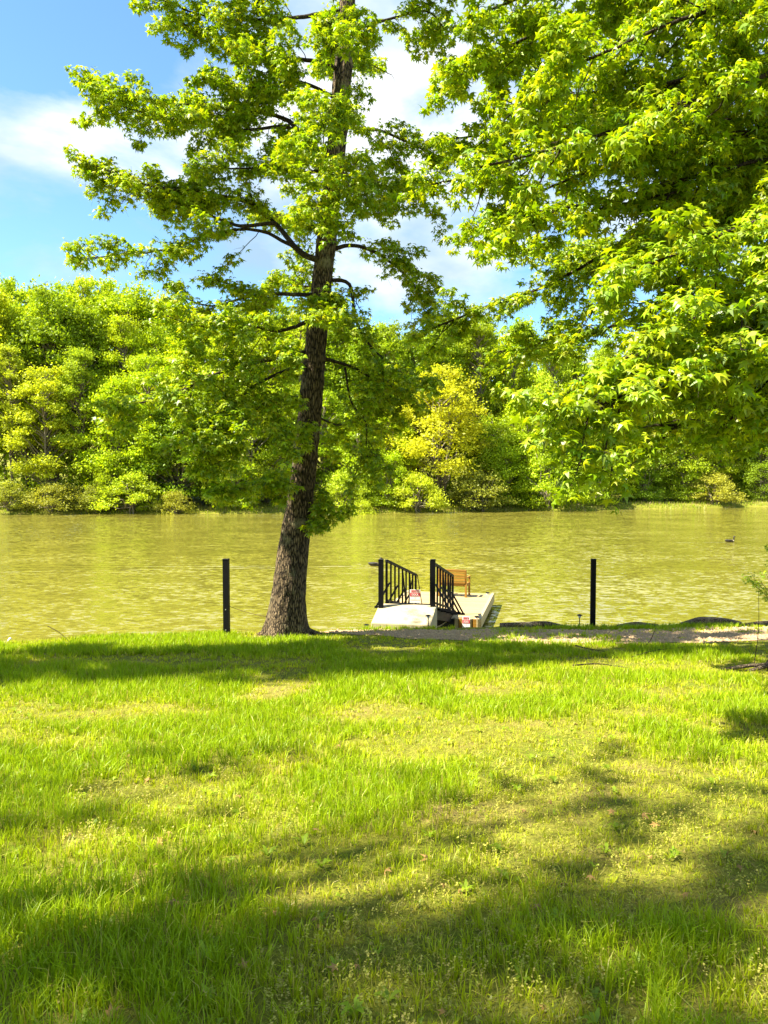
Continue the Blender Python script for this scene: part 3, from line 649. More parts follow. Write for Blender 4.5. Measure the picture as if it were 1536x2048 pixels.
# --- the big tree whose limbs hang in from the right (its trunk stands outside the frame)
tp2 = [Vector((9.0, 10.0, float(ground_z(9.0, 10.0)) - 0.1)), Vector((9.05, 10.0, 2.6)), Vector((9.1, 9.9, 5.0)), Vector((9.2, 9.8, 8.0)), Vector((9.1, 9.9, 12.0)), Vector((9.2, 10, 15.0))]
tr2 = [0.62, 0.42, 0.36, 0.30, 0.2, 0.05]
limbs2 = [
 limb((2170, -60, 10), (1800, 20, 9.8), (1536, 90, 9.6), (1400, 116, 9.5), (1300, 142, 9.4), (1200, 150, 9.3), (1060, 185, 9.2), r=0.10),
 limb((2170, 60, 10), (1800, 140, 9.4), (1536, 228, 9.1), (1440, 275, 9.0), (1390, 335, 9.0), (1345, 385, 8.9), (1240, 410, 8.8), r=0.085),
 limb((2170, 300, 9.9), (1800, 470, 8.2), (1536, 610, 7.5), (1350, 700, 7.2), (1180, 770, 7.0), (1010, 785, 6.9), r=0.06, droop=0.3, every=0.75),
 limb((2170, 350, 9.9), (1800, 560, 8.0), (1600, 640, 7.3), (1450, 720, 7.0), (1330, 790, 6.8), (1180, 800, 6.7), r=0.06, droop=0.3, every=0.75),
 limb((2170, 300, 9.9), (1800, 450, 8.0), (1600, 520, 7.4), (1430, 560, 7.1), (1290, 620, 7.0), (1190, 690, 7.0), r=0.06, droop=0.3, every=0.75),
 limb((2170, 250, 9.9), (1800, 380, 8.4), (1620, 430, 7.8), (1480, 470, 7.5), (1360, 520, 7.4), (1260, 560, 7.3), r=0.06, droop=0.25, every=0.8),
 limb((2170, 400, 9.9), (1850, 600, 8.2), (1680, 700, 7.5), (1540, 760, 7.2), (1440, 840, 7.1), r=0.05, droop=0.3, every=0.85),
 limb((2170, 500, 9.9), (1800, 760, 9.2), (1536, 835, 8.7), (1390, 843, 8.5), (1322, 838, 8.4), r=0.085, droop=0.2, start=0.3, every=1.5),
 limb((1390, 843, 8.5), (1345, 862, 8.6), (1325, 885, 8.7), r=0.015, bareonly=True),
 limb((2100, 100, 10.4), (1600, 300, 11.6), (1300, 450, 12.2), (1120, 540, 12.5), (980, 590, 12.6), (880, 640, 12.7), r=0.08, droop=0.25),
 limb((2100, 300, 10.4), (1600, 520, 11.8), (1300, 620, 12.3), (1120, 680, 12.6), (960, 700, 12.8), r=0.08, droop=0.3),
 limb((2100, 400, 10.4), (1600, 660, 12.2), (1400, 760, 12.6), (1250, 810, 12.8), (1160, 850, 13.0), r=0.07, droop=0.35),
 limb((2100, 500, 10.4), (1700, 710, 12.0), (1500, 780, 12.4), (1380, 830, 12.6), (1290, 860, 12.8), r=0.06, droop=0.35),
 limb((2100, 550, 10.4), (1750, 760, 11.0), (1600, 800, 11.2), (1480, 830, 11.3), (1400, 850, 11.3), r=0.05, droop=0.1),
 limb((2100, -150, 10.2), (1600, -60, 10.2), (1250, -10, 10.2), (1040, 50, 10.2), (930, 110, 10.2), r=0.08),
 limb((2100, -150, 10.2), (1600, 0, 10.8), (1250, 60, 11), (1020, 130, 11), (885, 190, 11), r=0.06),
 limb((2100, 0, 10.2), (1600, 200, 10.6), (1300, 260, 10.6), (1080, 330, 10.6), (900, 380, 10.6), r=0.08),
 limb((2100, 80, 10.2), (1600, 290, 11.2), (1300, 340, 11.6), (1060, 420, 11.8), (890, 480, 11.9), r=0.07),
 limb((2100, -50, 10.2), (1600, 120, 11.2), (1300, 190, 11.4), (1080, 240, 11.5), (930, 280, 11.5), r=0.07),
 limb((2100, -100, 10.2), (1700, -20, 9.0), (1450, 10, 8.6), (1250, 60, 8.4), (1100, 110, 8.3), r=0.07),
 limb((2100, -100, 10.2), (1700, 60, 8.8), (1500, 170, 8.4), (1320, 230, 8.2), (1150, 290, 8.1), (1010, 330, 8.1), r=0.07),
 limb((2100, 100, 10.2), (1700, 270, 9.2), (1500, 330, 9.0), (1300, 400, 9.0), (1120, 460, 9.0), (990, 500, 9.0), r=0.06, droop=0.2),
 limb((2100, 200, 10.2), (1700, 380, 10.2), (1480, 440, 10.4), (1280, 530, 10.5), (1130, 610, 10.6), (1020, 650, 10.6), r=0.06, droop=0.3),
 limb((2100, -200, 10.2), (1700, -150, 9.6), (1400, -110, 9.4), (1150, -60, 9.4), (960, -20, 9.4), r=0.07),
 limb((2100, 200, 10.4), (1750, 420, 12.5), (1500, 560, 13.2), (1300, 700, 13.4), (1120, 760, 13.6), r=0.06, droop=0.3),
 limb((2100, 100, 10.4), (1750, 300, 12.5), (1500, 420, 13.4), (1250, 480, 13.8), (1050, 500, 14.0), r=0.06, droop=0.3),
]
for lb in limbs2: lb.setdefault('start', 0.22)
near_tree('shade_tree', 'large leafy tree whose limbs hang in from the right edge, big star shaped leaves', tp2, tr2, limbs2, np.random.default_rng(5),
          leaf=0.126, every=0.085, tlen=0.9, lpt=24, sub_every=0.27, n_single=300, colors=GREENS, trunk_seg=40, zmin=4.15)

# ------------------------------------------------------------------ forest across the lake
def forest_proto(seed, H, Rr, base_f, nblob, nleaf, ls, top=0.5, stems=1):
    """trunk mesh + crown mesh of a forest tree, base at the origin"""
    g = np.random.default_rng(seed)
    mb = MB()
    for k in range(stems):
        a = g.uniform(0, 6.28); sp = 0 if stems == 1 else 0.5
        p0 = np.array([math.cos(a) * sp * .3, math.sin(a) * sp * .3, -0.5]); p1 = np.array([math.cos(a) * sp * Rr * 0.6 + g.normal(0, .25), math.sin(a) * sp * Rr * .6 + g.normal(0, .25), H * 0.86])
        pts = np.linspace(p0, p1, 14); pts[1:-1] += np.cumsum(g.normal(0, 0.07, (12, 3)), 0) * [1, 1, 0]
        mb.tube(pts, np.linspace(H * 0.0105 + 0.03, 0.03, 14), 7)
    B = []
    for k in range(nblob):
        f = base_f + (1 - base_f) * (g.random() ** 0.85)
        env = Rr * (np.sin(np.clip((f - base_f * 0.8) / (1.06 - base_f * 0.8), 0, 1) ** top * math.pi) ** 0.7 * 0.95 + 0.08)
        a = g.uniform(0, 6.28); rr = env * math.sqrt(g.uniform(0.12, 1.0))
        c = np.array([math.cos(a) * rr, math.sin(a) * rr, f * H]); rb = g.uniform(0.12, 0.30) * Rr * (1.1 - 0.35 * f)
        B.append((c, rb))
        q0 = np.array([0, 0, max(0.15 * H, c[2] - rr * 0.9 - 0.4)])
        if stems == 1 or k % 2 == 0: mb.tube(np.linspace(q0, c, 5) + np.vstack([np.zeros(3), g.normal(0, 0.12, (3, 3)), np.zeros(3)]), np.linspace(0.05 + 0.003 * H, 0.015, 5), 4, cap=False)
    wts = np.array([b[1] ** 2 for b in B]); wts /= wts.sum()
    k = g.choice(len(B), nleaf, p=wts); C = np.array([b[0] for b in B])[k]; rb = np.array([b[1] for b in B])[k]
    u = norm(g.normal(size=(nleaf, 3))); u[:, 2] = np.where(u[:, 2] < -0.2, u[:, 2] * 0.5, u[:, 2])
    P = C + u * (rb * np.abs(g.normal(0.85, 0.42, nleaf)))[:, None] * np.array([1.15, 1.15, 0.85])
    nr = norm(u * 0.35 + np.array([0, 0, 0.25]) + g.normal(0, 0.6, (nleaf, 3)))
    fw = norm(np.cross(nr, g.normal(size=(nleaf, 3)))); sd = np.cross(nr, fw)
    s = (ls * g.uniform(0.6, 1.4, nleaf))[:, None]
    V = np.stack([P - fw * s * 0.6, P + sd * s * 0.38 - nr * s * 0.1, P + fw * s * 0.6, P - sd * s * 0.38 - nr * s * 0.1], 1)
    cl = np.repeat(np.array([g.uniform(0.8, 1.2, len(B))]).T[k] * g.uniform(0.7, 1.3, (nleaf, 1)), 4, 0) * np.array([1, 1, 1])
    crown = mesh_np('crown', V, np.arange(nleaf * 4).reshape(-1, 4), mat=M['farleaf'], smooth=False, cols=cl)
    trunk = mesh_np('trunk', np.concatenate(mb.v), np.concatenate(mb.q), np.concatenate(mb.t) if mb.t else None, M['farbark'], True)
    return dict(trunk=trunk, crown=crown, H=H)
PROTO = {
 'tall0': forest_proto(1, 24, 4.6, 0.26, 110, 22000, 0.27),
 'tall1': forest_proto(2, 25, 4.0, 0.22, 100, 21000, 0.26, 0.6),
 'tall2': forest_proto(3, 23, 5.4, 0.30, 120, 24000, 0.28),
 'tall3': forest_proto(4, 26, 3.6, 0.34, 80, 16000, 0.27, 0.7),
 'mid0': forest_proto(5, 14, 4.2, 0.16, 90, 18000, 0.22),
 'mid1': forest_proto(6, 12, 4.6, 0.12, 90, 18000, 0.22),
 'mid2': forest_proto(7, 15, 3.6, 0.20, 76, 16000, 0.22, 0.6),
 'shade': forest_proto(12, 22, 4.6, 0.24, 80, 1500, 0.25),
 'gold': forest_proto(8, 17, 5.2, 0.24, 110, 19000, 0.23, 0.6, stems=3),
 'bush0': forest_proto(9, 3.4, 2.4, 0.10, 46, 7000, 0.14, stems=5),
 'bush1': forest_proto(10, 2.6, 2.6, 0.08, 46, 6500, 0.13, stems=5),
 'bush2': forest_proto(11, 6.4, 3.4, 0.06, 60, 11000, 0.18, stems=4),
}
BRIGHT, MIDG, DEEP, PALE, GOLD, OLIVE = (0.36, 0.47, 0.010), (0.28, 0.39, 0.010), (0.19, 0.29, 0.010), (0.40, 0.49, 0.022), (0.56, 0.58, 0.025), (0.32, 0.34, 0.035)
CN = {BRIGHT: 'bright yellow green', MIDG: 'mid green', DEEP: 'deep green', PALE: 'pale green', GOLD: 'golden yellow', OLIVE: 'olive brown'}
def place(kind, name, x, y, h, colr, label, cat, group=None, wide=1.0, g=np.random.default_rng(99)):
    p = PROTO[kind]; s = h / p['H']
    r = empty(name, (x, y, float(ground_z(x, y)) - 0.05), g.uniform(0, 6.28)); r.scale = (s * wide, s * wide, s)
    j = np.array([g.uniform(0.93, 1.07), 1, 1]) * g.uniform(0.88, 1.12)
    t = ob('trunk' if cat == 'tree' else 'stems', p['trunk'], r); c = ob('crown' if cat == 'tree' else 'foliage', p['crown'], r)
    c.color = (colr[0] * j[0], colr[1] * j[1], colr[2], 1)
    tag(r, label, cat, group); return r

g = np.random.default_rng(17)
ORD = ['leftmost', 'second', 'third', 'fourth', 'fifth', 'sixth', 'seventh', 'eighth', 'ninth', 'tenth', 'eleventh', 'twelfth', 'thirteenth', 'fourteenth', 'fifteenth', 'sixteenth', 'seventeenth', 'eighteenth', 'nineteenth', 'twentieth', 'twenty first', 'twenty second', 'twenty third', 'twenty fourth', 'twenty fifth', 'twenty sixth', 'twenty seventh', 'twenty eighth', 'twenty ninth', 'thirtieth']
front = []
# (photo column, metres behind the shoreline, height, kind, colour)
spec = [(-60, 5, 16, 'mid2', MIDG), (25, 6, 19, 'tall3', PALE), (95, 5, 17, 'mid2', PALE), (165, 6, 20, 'tall1', PALE), (235, 5, 16, 'mid0', BRIGHT), (300, 6, 18, 'mid2', BRIGHT), (360, 5, 13, 'mid1', DEEP), (425, 6, 14, 'mid0', DEEP), (500, 5, 15, 'mid1', MIDG), (575, 6, 15, 'mid0', MIDG), (650, 6, 14, 'mid2', MIDG), (715, 5, 12, 'mid1', BRIGHT), (785, 7, 13, 'mid0', BRIGHT), (880, 4, 17.5, 'gold', GOLD), (985, 6, 12, 'mid1', MIDG), (1050, 8, 14, 'mid0', BRIGHT), (1130, 8, 14, 'mid2', MIDG), (1205, 8, 13, 'mid1', MIDG), (1280, 9, 14, 'mid0', DEEP), (1360, 9, 14, 'mid1', MIDG), (1440, 10, 15, 'mid2', BRIGHT), (1520, 10, 14, 'mid0', DEEP), (1600, 10, 15, 'mid1', MIDG)]
def shore_xy(pxc, back):
    y = 95.0
    for _ in range(6): x = (pxc - 768) / F_PX * y; y = float(far_shore(x)) + back
    return x, y
for i, (pc, bk, h, kd, cc) in enumerate(spec):
    x, y = shore_xy(pc, bk)
    if cc is GOLD: lab = 'golden yellow forked tree on the far shore beyond the dock'
    else: lab = f"{ORD[i]}{'' if i == 0 else ' from the left'} in the front row of far trees, {CN[cc]} crown"
    place(kd, 'shore_tree', x, y, h * g.uniform(0.95, 1.05), cc, lab, 'tree', 'trees in the front row across the lake', 1.25 if cc is GOLD else g.uniform(0.9, 1.1), g)
ROWS = ('second', 'third', 'rearmost')
for row, (b0, b1, stepx) in enumerate(((11, 15, 62), (18, 23, 68), (27, 36, 74))):
    pc = -130 + row * 25; cnt = 0
    while pc < 1680:
        x, y = shore_xy(pc, g.uniform(b0, b1))
        top_px = np.interp(pc, [-100, 80, 180, 330, 500, 720, 900, 1536], [600, 545, 575, 600, 600, 640, 640, 640]) + g.uniform(-12, 62) + (18 if row == 0 else 0)
        h = (HORIZON - top_px) / F_PX * y + EYE - float(ground_z(x, y))
        cc = [BRIGHT, MIDG, PALE, BRIGHT, MIDG][int(g.integers(0, 5))] if pc > 250 else [PALE, BRIGHT, PALE, MIDG][int(g.integers(0, 4))]
        if abs(pc - 870) < 110 and row == 0: cc = MIDG
        if pc < 0: lab = f'forest tree beyond the left edge of the view, {ROWS[row]} row, {CN[cc]}, {["nearest the edge", "farther out", "farthest out"][min(2, int(-pc) // 50)]}'
        elif pc > 1536: lab = f'forest tree beyond the right edge of the view, {ROWS[row]} row, {CN[cc]}, {["nearest the edge", "farther out", "farthest out"][min(2, int(pc - 1536) // 50)]}'
        else:
            lab = f"{ORD[cnt]}{'' if cnt == 0 else ' from the left'} in the {ROWS[row]} row of far trees, {CN[cc]} crown"; cnt += 1
        place(['tall0', 'tall1', 'tall2', 'tall3'][int(g.integers(0, 4))], 'forest_tree', x, y, h, cc, lab, 'tree', f'trees in the {ROWS[row]} row of the far forest', g.uniform(0.75, 1.1), g)
        pc += stepx * g.uniform(0.75, 1.25)
# bushes at the waterline: (photo column, metres behind shoreline, height, kind, width, colour, words)
for pc, bk, h, kd, wd, cc, lab in (
 (20, 1.5, 3.2, 'bush0', 1.1, OLIVE, 'olive bush at the left end of the far waterline'),
 (110, 1.2, 3.0, 'bush1', 1.2, OLIVE, 'wide olive bush on the far shore below the pale trunks'),
 (190, 0.8, 2.8, 'bush0', 1.0, OLIVE, 'small olive bush left of the big rounded waterline bush'),
 (262, 0.3, 4.4, 'bush0', 1.15, PALE, 'big rounded pale bush on the far shore left of the trunk'),
 (350, -0.6, 2.7, 'bush1', 0.8, OLIVE, 'small spreading bush at the water edge left of the trunk'),
 (225, 2.5, 6.5, 'bush2', 0.8, BRIGHT, 'bright green tall shrub behind the pale waterline bush'),
 (470, 2.0, 5.5, 'bush2', 1.0, DEEP, 'deep green shrub on the far shore left of the leaning trunk'),
 (690, 0.4, 4.2, 'bush0', 1.1, PALE, 'pale bush across the lake just right of the leaning trunk'),
 (722, -2.2, 2.3, 'bush1', 0.75, PALE, 'little pale bush standing in the water, right of the trunk'),
 (835, -0.2, 4.4, 'bush0', 1.0, PALE, 'pale green bush left of the golden tree base'),
 (780, 3.0, 6.5, 'bush2', 0.9, BRIGHT, 'bright green shrub on the far shore left of the golden tree'),
 (960, 0.4, 4.6, 'bush0', 1.25, OLIVE, 'broad olive bush right of the golden tree base'),
 (1010, 3.5, 7.0, 'bush2', 0.9, MIDG, 'mid green shrub behind the broad olive bush'),
 (1100, 1.2, 8.6, 'bush2', 0.95, BRIGHT, 'tall rounded bright green shrub at the right far shore'),
 (1190, 4.0, 6.0, 'bush2', 1.0, MIDG, 'mid green shrub beside the tall bright shrub'),
 (1290, 6.0, 5.0, 'bush2', 1.0, DEEP, 'deep green shrub behind the grassy far bank'),
 (1370, 6.0, 5.0, 'bush2', 1.0, MIDG, 'mid green shrub under the dark limb stub, far bank'),
 (1430, 1.5, 4.0, 'bush0', 1.2, OLIVE, 'olive bush near the right end of the far bank'),
 (1525, 6.0, 5.5, 'bush2', 1.1, DEEP, 'dark shrub at the right end of the far bank')):
    x, y = shore_xy(pc, bk)
    place(kd, 'shore_bush', x, y, h, cc, lab, 'bush', 'bushes along the far waterline', wd, g)

# trees left of the lawn, outside the frame, whose shade falls across it
place('tall1', 'lawn_tree', -10.8, 10.6, 14.5, MIDG, 'small slender tree left of the lawn, outside the frame', 'tree', wide=0.75, g=np.random.default_rng(3))
place('tall3', 'lawn_tree', -14.6, 9.3, 26, MIDG, 'taller tree farther left of the lawn, outside the frame', 'tree', wide=0.55, g=np.random.default_rng(4))
place('shade', 'lawn_tree', -11.0, 0.9, 21, MIDG, 'broad tree left of the viewer, outside the frame', 'tree', wide=0.90, g=np.random.default_rng(5))
place('shade', 'lawn_tree', -17.5, -0.6, 26, MIDG, 'broadest tree far left of the viewer, outside the frame', 'tree', wide=0.90, g=np.random.default_rng(6))

# dense undergrowth between the forest trunks, one mass
g = np.random.default_rng(55); n = 42000
ux = g.uniform(-75, 85, n); uy = far_shore(ux) + g.uniform(7, 38, n)
k = fbm(ux * 0.35, uy * 0.35, 3) > 0.30; ux, uy = ux[k], uy[k]; n = len(ux)
hh = 5.5 * np.clip(fbm(ux * 0.3 + 50, uy * 0.3, 3) * 1.5, 0.25, 1); uz = ground_z(ux, uy) + hh * np.sqrt(g.random(n))
P = np.stack([ux, uy, uz], -1); nr = norm(g.normal(0, 0.6, (n, 3)) + [0, -0.2, 0.4]); fw = norm(np.cross(nr, g.normal(size=(n, 3)))); sd = np.cross(nr, fw)
ss = (0.34 * g.uniform(0.6, 1.4, n))[:, None]
V = np.stack([P - fw * ss * 0.6, P + sd * ss * 0.42, P + fw * ss * 0.6, P - sd * ss * 0.42], 1)
o = ob('undergrowth', mesh_np('undergrowth', V, np.arange(n * 4).reshape(-1, 4), mat=M['farleaf'], smooth=False, cols=np.repeat(g.uniform(0.7, 1.3, (n, 1)) * np.ones((1, 3)), 4, 0)))
o.color = (*MIDG, 1); tag(o, 'dense green undergrowth between the trunks of the far forest', 'undergrowth', kind='stuff')

# rough grass and reeds along the far waterline, one mass
g = np.random.default_rng(77); n = 26000
ux = g.uniform(-60, 75, n); uy = far_shore(ux) + 0.15 + 7.5 * g.random(n) ** 1.4
k = fbm(ux * 0.5, uy * 0.5, 3) > 0.34; ux, uy = ux[k], uy[k]; n = len(ux); uz = ground_z(ux, uy) - 0.03
hh = g.uniform(0.15, 0.75, n) * (0.4 + fbm(ux * 0.4 + 9, uy * 0.4, 2)); a = g.uniform(0, 6.28, n); w_ = g.uniform(0.02, 0.05, n)
V = np.stack([np.stack([ux - np.cos(a) * w_, uy - np.sin(a) * w_, uz], -1), np.stack([ux + np.cos(a) * w_, uy + np.sin(a) * w_, uz], -1), np.stack([ux + g.normal(0, 0.12, n), uy + g.normal(0, 0.12, n), uz + hh], -1)], 1)
cr_ = np.where(g.random((n, 1)) < 0.35, np.array([[0.42, 0.34, 0.14]]), np.array([[0.27, 0.36, 0.012]])) * g.uniform(0.7, 1.25, (n, 1))
tag(ob('bank_grass', mesh_np('bank_grass', V, tris=np.arange(n * 3).reshape(-1, 3), mat=M['grass'], cols=np.repeat(cr_, 3, 0))), 'rough grass along the far waterline', 'grass', kind='stuff')

# ------------------------------------------------------------------ dock axis
YAW = R(12.5)
AX = Vector((math.sin(YAW), math.cos(YAW), 0)); RT = Vector((math.cos(YAW), -math.sin(YAW), 0)); UP = Vector((0, 0, 1))
G0 = Vector((0.60, 18.6, 0))                       # near end of the gangway, on its centre line
Z_NEAR, Z_FAR, DECK = 1.36, 0.50, 0.40
def dk(a, r, z): return G0 + AX * a + RT * r + UP * z
ROT = Matrix.Rotation(-YAW, 3, 'Z')

# concrete ramp
w = 0.70
corners = [dk(-1.02, -w, 0.62), dk(-1.02, w, 0.62), dk(0.0, w, 0.62), dk(0.0, -w, 0.62), dk(-1.02, -w, 1.07), dk(-1.02, w, 1.07), dk(-0.14, w, Z_NEAR), dk(-0.14, -w, Z_NEAR), dk(0, w, Z_NEAR), dk(0, -w, Z_NEAR)]
mb = MB(); mb.add([tuple(c) for c in corners], [(3, 2, 1, 0), (0, 1, 5, 4), (4, 5, 6, 7), (7, 6, 8, 9), (2, 3, 9, 8)], [(1, 2, 5), (5, 2, 6), (2, 8, 6), (3, 0, 4), (3, 4, 7), (3, 7, 9)])
o = mb.build('concrete_ramp', M['concrete']); mod = o.modifiers.new('bevel', 'BEVEL'); mod.width = 0.02; mod.segments = 2
tag(o, 'pale concrete ramp leading up to the gangway', 'ramp')

# black square posts
def post(px, Y, top_py, lab, hole=False):
    t = at(px, top_py, Y); zb = float(ground_z(t.x, t.y)); h = t.z - zb
    r = empty('gate_post', (t.x, t.y, zb), -YAW * 0.6)
    shaft = MB().box((0, 0, h / 2 - 0.3), (0.115, 0.115, h + 0.6), None, 0.006).build('shaft', M['black'], r)
    MB().box((0, 0, h + 0.008), (0.126, 0.126, 0.016), None, 0.004).build('cap', M['black'], r)
    if hole:
        for z in (0.12, 0.55): MB().tube([(0, -0.05, z), (0, -0.062, z)], 0.012, 8).build('bolt', M['steel'], shaft)
    tag(r, lab, 'post', 'black square posts along the bank')
post(452, 16.05, 1119, 'black square post left of the leaning tree', True)
post(762, 18.46, 1120, 'black square post at the left side of the gangway head')
post(866, 18.34, 1120, 'black square post at the right side of the gangway head')
post(1187, 17.7, 1119, 'black square post standing alone right of the dock')

# gangway
gw = empty('gangway', dk(0, 0, Z_NEAR))
GLEN = 4.05
def gk(a, r, z): return (dk(a, r, Z_NEAR + (Z_FAR - Z_NEAR) * a / GLEN + z) - gw.location)
for s_ in (-1, 1):
    MB().bar(gk(0.0, s_ * 0.55, -0.17), gk(GLEN, s_ * 0.55, -0.17), 0.06, 0.32, 0.004).build('stringer', M['black'], gw)  # side beam, made deeper in black to stand for shade under the gangway
    MB().bar(gk(0.0, s_ * 0.55, 0.08), gk(GLEN, s_ * 0.55, 0.08), 0.045, 0.045, 0.004).build('bottom_rail', M['black'], gw)
    MB().bar(gk(-0.02, s_ * 0.55, 1.05), gk(GLEN + 0.02, s_ * 0.55, 1.05), 0.065, 0.06, 0.006).build('top_rail', M['black'], gw)
    nb = 9
    for k in range(nb):
        a = GLEN * k / (nb - 1); wd = 0.06 if k in (0, nb - 1) else 0.046
        MB().bar(gk(a, s_ * 0.55, -0.05), gk(a, s_ * 0.55, 1.03), wd, wd, 0.003).build('baluster', M['black'], gw)
    for k in (1, 3, 5, 7):
        a = GLEN * k / (nb - 1)
        orr = MB().bar(gk(a, s_ * 0.52, -0.08), gk(a, s_ * 0.97, -0.08), 0.05, 0.05, 0.003).build('outrigger', M['black'], gw)
        MB().bar(gk(a, s_ * 0.58, 0.55), gk(a, s_ * 0.92, -0.06), 0.044, 0.044, 0.003).build('brace', M['black'], orr)
    for k in (4, 6):
        a = GLEN * k / (nb - 1); MB().bar(gk(a, s_ * 0.55, 1.0), gk(a + GLEN / (nb - 1), s_ * 0.55, 0.1), 0.034, 0.034, 0.003).build('diagonal', M['black'], gw)
plank_me = None
for k in range(26):
    a = (k + 0.5) * GLEN / 26
    if plank_me is None:
        o = MB().box((0, 0, 0), (1.04, GLEN / 26 - 0.012, 0.032), None, 0.004).build('plank', M['trim'], gw); plank_me = o.data
    else: o = ob('plank', plank_me, gw)
    o.location = gk(a, 0, 0.0); o.rotation_euler = (-math.atan2(Z_NEAR - Z_FAR, GLEN), 0, -YAW)
MB().bar(gk(0.05, -0.60, -0.02), gk(0.05, 0.60, -0.02), 0.09, 0.09, 0.004).build('hinge_beam', M['black'], gw)
MB().bar(gk(GLEN, -0.60, -0.04), gk(GLEN, 0.60, -0.04), 0.07, 0.07, 0.004).build('end_beam', M['black'], gw)
tag(gw, 'sloping gangway with black railings down to the dock', 'gangway')

# floating dock
DR, DL, A0, A1 = 1.42, -1.62, 3.50, 8.35
Wd = DR - DL; mid = (DR + DL) / 2
dock = empty('floating_dock', dk((A0 + A1) / 2, mid, 0), -YAW)
LD = A1 - A0
nbd = 33; pit = LD / nbd; bm_ = None
for k in range(nbd):
    y = -LD / 2 + (k + 0.5) * pit
    if bm_ is None:
        o = MB().box((0, 0, 0), (Wd - 0.14, pit - 0.008, 0.03), None, 0.003).build('deck_board', M['deck'], dock); bm_ = o.data
    else: o = ob('deck_board', bm_, dock)
    o.location = (0, y, DECK - 0.015 + rng.normal(0, 0.001))
for s_ in (-1, 1):
    MB().box((s_ * (Wd / 2 - 0.035), 0, DECK - 0.002), (0.10, LD + 0.02, 0.045), None, 0.005).build('edge_cap', M['trim'], dock)
    MB().box((s_ * (Wd / 2 + 0.0), 0, DECK - 0.14), (0.045, LD, 0.24), None, 0.004).build('side_fascia', M['trim'], dock)
    MB().box((0, s_ * (LD / 2 + 0.002), DECK - 0.15), (Wd - 0.05, 0.045, 0.26), None, 0.004).build('end_fascia', M['float'] if s_ < 0 else M['trim'], dock)  # near board in float black: shade at the dock front put into colour
for fx in (-0.95, 0, 0.95):
    for fy in (-1.6, 0, 1.6): MB().box((fx, fy, 0.0), (0.7, 1.3, 0.44), None, 0.05).build('float_drum', M['float'], dock)
# timber corner block at the near right corner
for k, dx in enumerate((-0.62, -0.50, -0.24, -0.10, 0.0)):
    MB().box((Wd / 2 + dx - 0.06, -LD / 2 - 0.045, DECK - 0.22), (0.10, 0.05, 0.46), None, 0.004).build('corner_board', M['bench'] if k in (1, 3) else M['trim'], dock)
MB().tube(smooth_path([(0.55, -LD / 2 - 0.06, 0.30), (0.35, -LD / 2 - 0.25, 0.20), (0.15, -LD / 2 - 0.5, 0.28), (-0.1, -LD / 2 - 0.8, 0.45)], 0.04), 0.016, 6).build('mooring_rope', M['rope'], dock, smooth=True)
tag(dock, 'floating dock with tan plank deck on the muddy lake', 'dock')

# solar lights
def solar(loc, h, lab):
    r = empty('solar_light', loc)
    if h > 0.1:
        MB().tube([(0, 0, -0.08), (0, 0, h * 0.72)], 0.011, 8).build('stake', M['black'], r, smooth=True)
        MB().tube([(0, 0, h * 0.70), (0, 0, h * 0.72), (0, 0, h * 0.92)], [0.012, 0.022, 0.042], 10).build('lens', M['lens'], r, smooth=True)
        MB().tube([(0, 0, h * 0.92), (0, 0, h * 0.94), (0, 0, h)], [0.068, 0.068, 0.03], 12).build('cap', M['black'], r)
    else:
        MB().tube([(0, 0, 0), (0, 0, h * 0.55)], [0.055, 0.05], 10).build('lens', M['lens'], r)
        MB().tube([(0, 0, h * 0.55), (0, 0, h * 0.8), (0, 0, h)], [0.068, 0.066, 0.03], 12).build('cap', M['black'], r)
    tag(r, lab, 'light', 'small solar lights around the dock')
def on_ground(px, Y, py=1250):
    p = at(px, py, Y); return (p.x, p.y, float(ground_z(p.x, p.y)))
solar(on_ground(733, 17.3), 0.30, 'solar stake light left of the concrete ramp')
p = dk(-1.10, 0.66, 0); solar((p.x, p.y, float(ground_z(p.x, p.y))), 0.30, 'solar stake light at the right foot of the concrete ramp')
solar(on_ground(1159, 17.8), 0.30, 'solar stake light beside the lone right post')
solar(dk(A0 + 0.12, DR - 0.12, DECK), 0.075, 'low solar cap light on the near right dock corner')
solar(dk(A1 - 0.14, DR - 0.20, DECK), 0.075, 'low solar cap light on the far right dock corner')

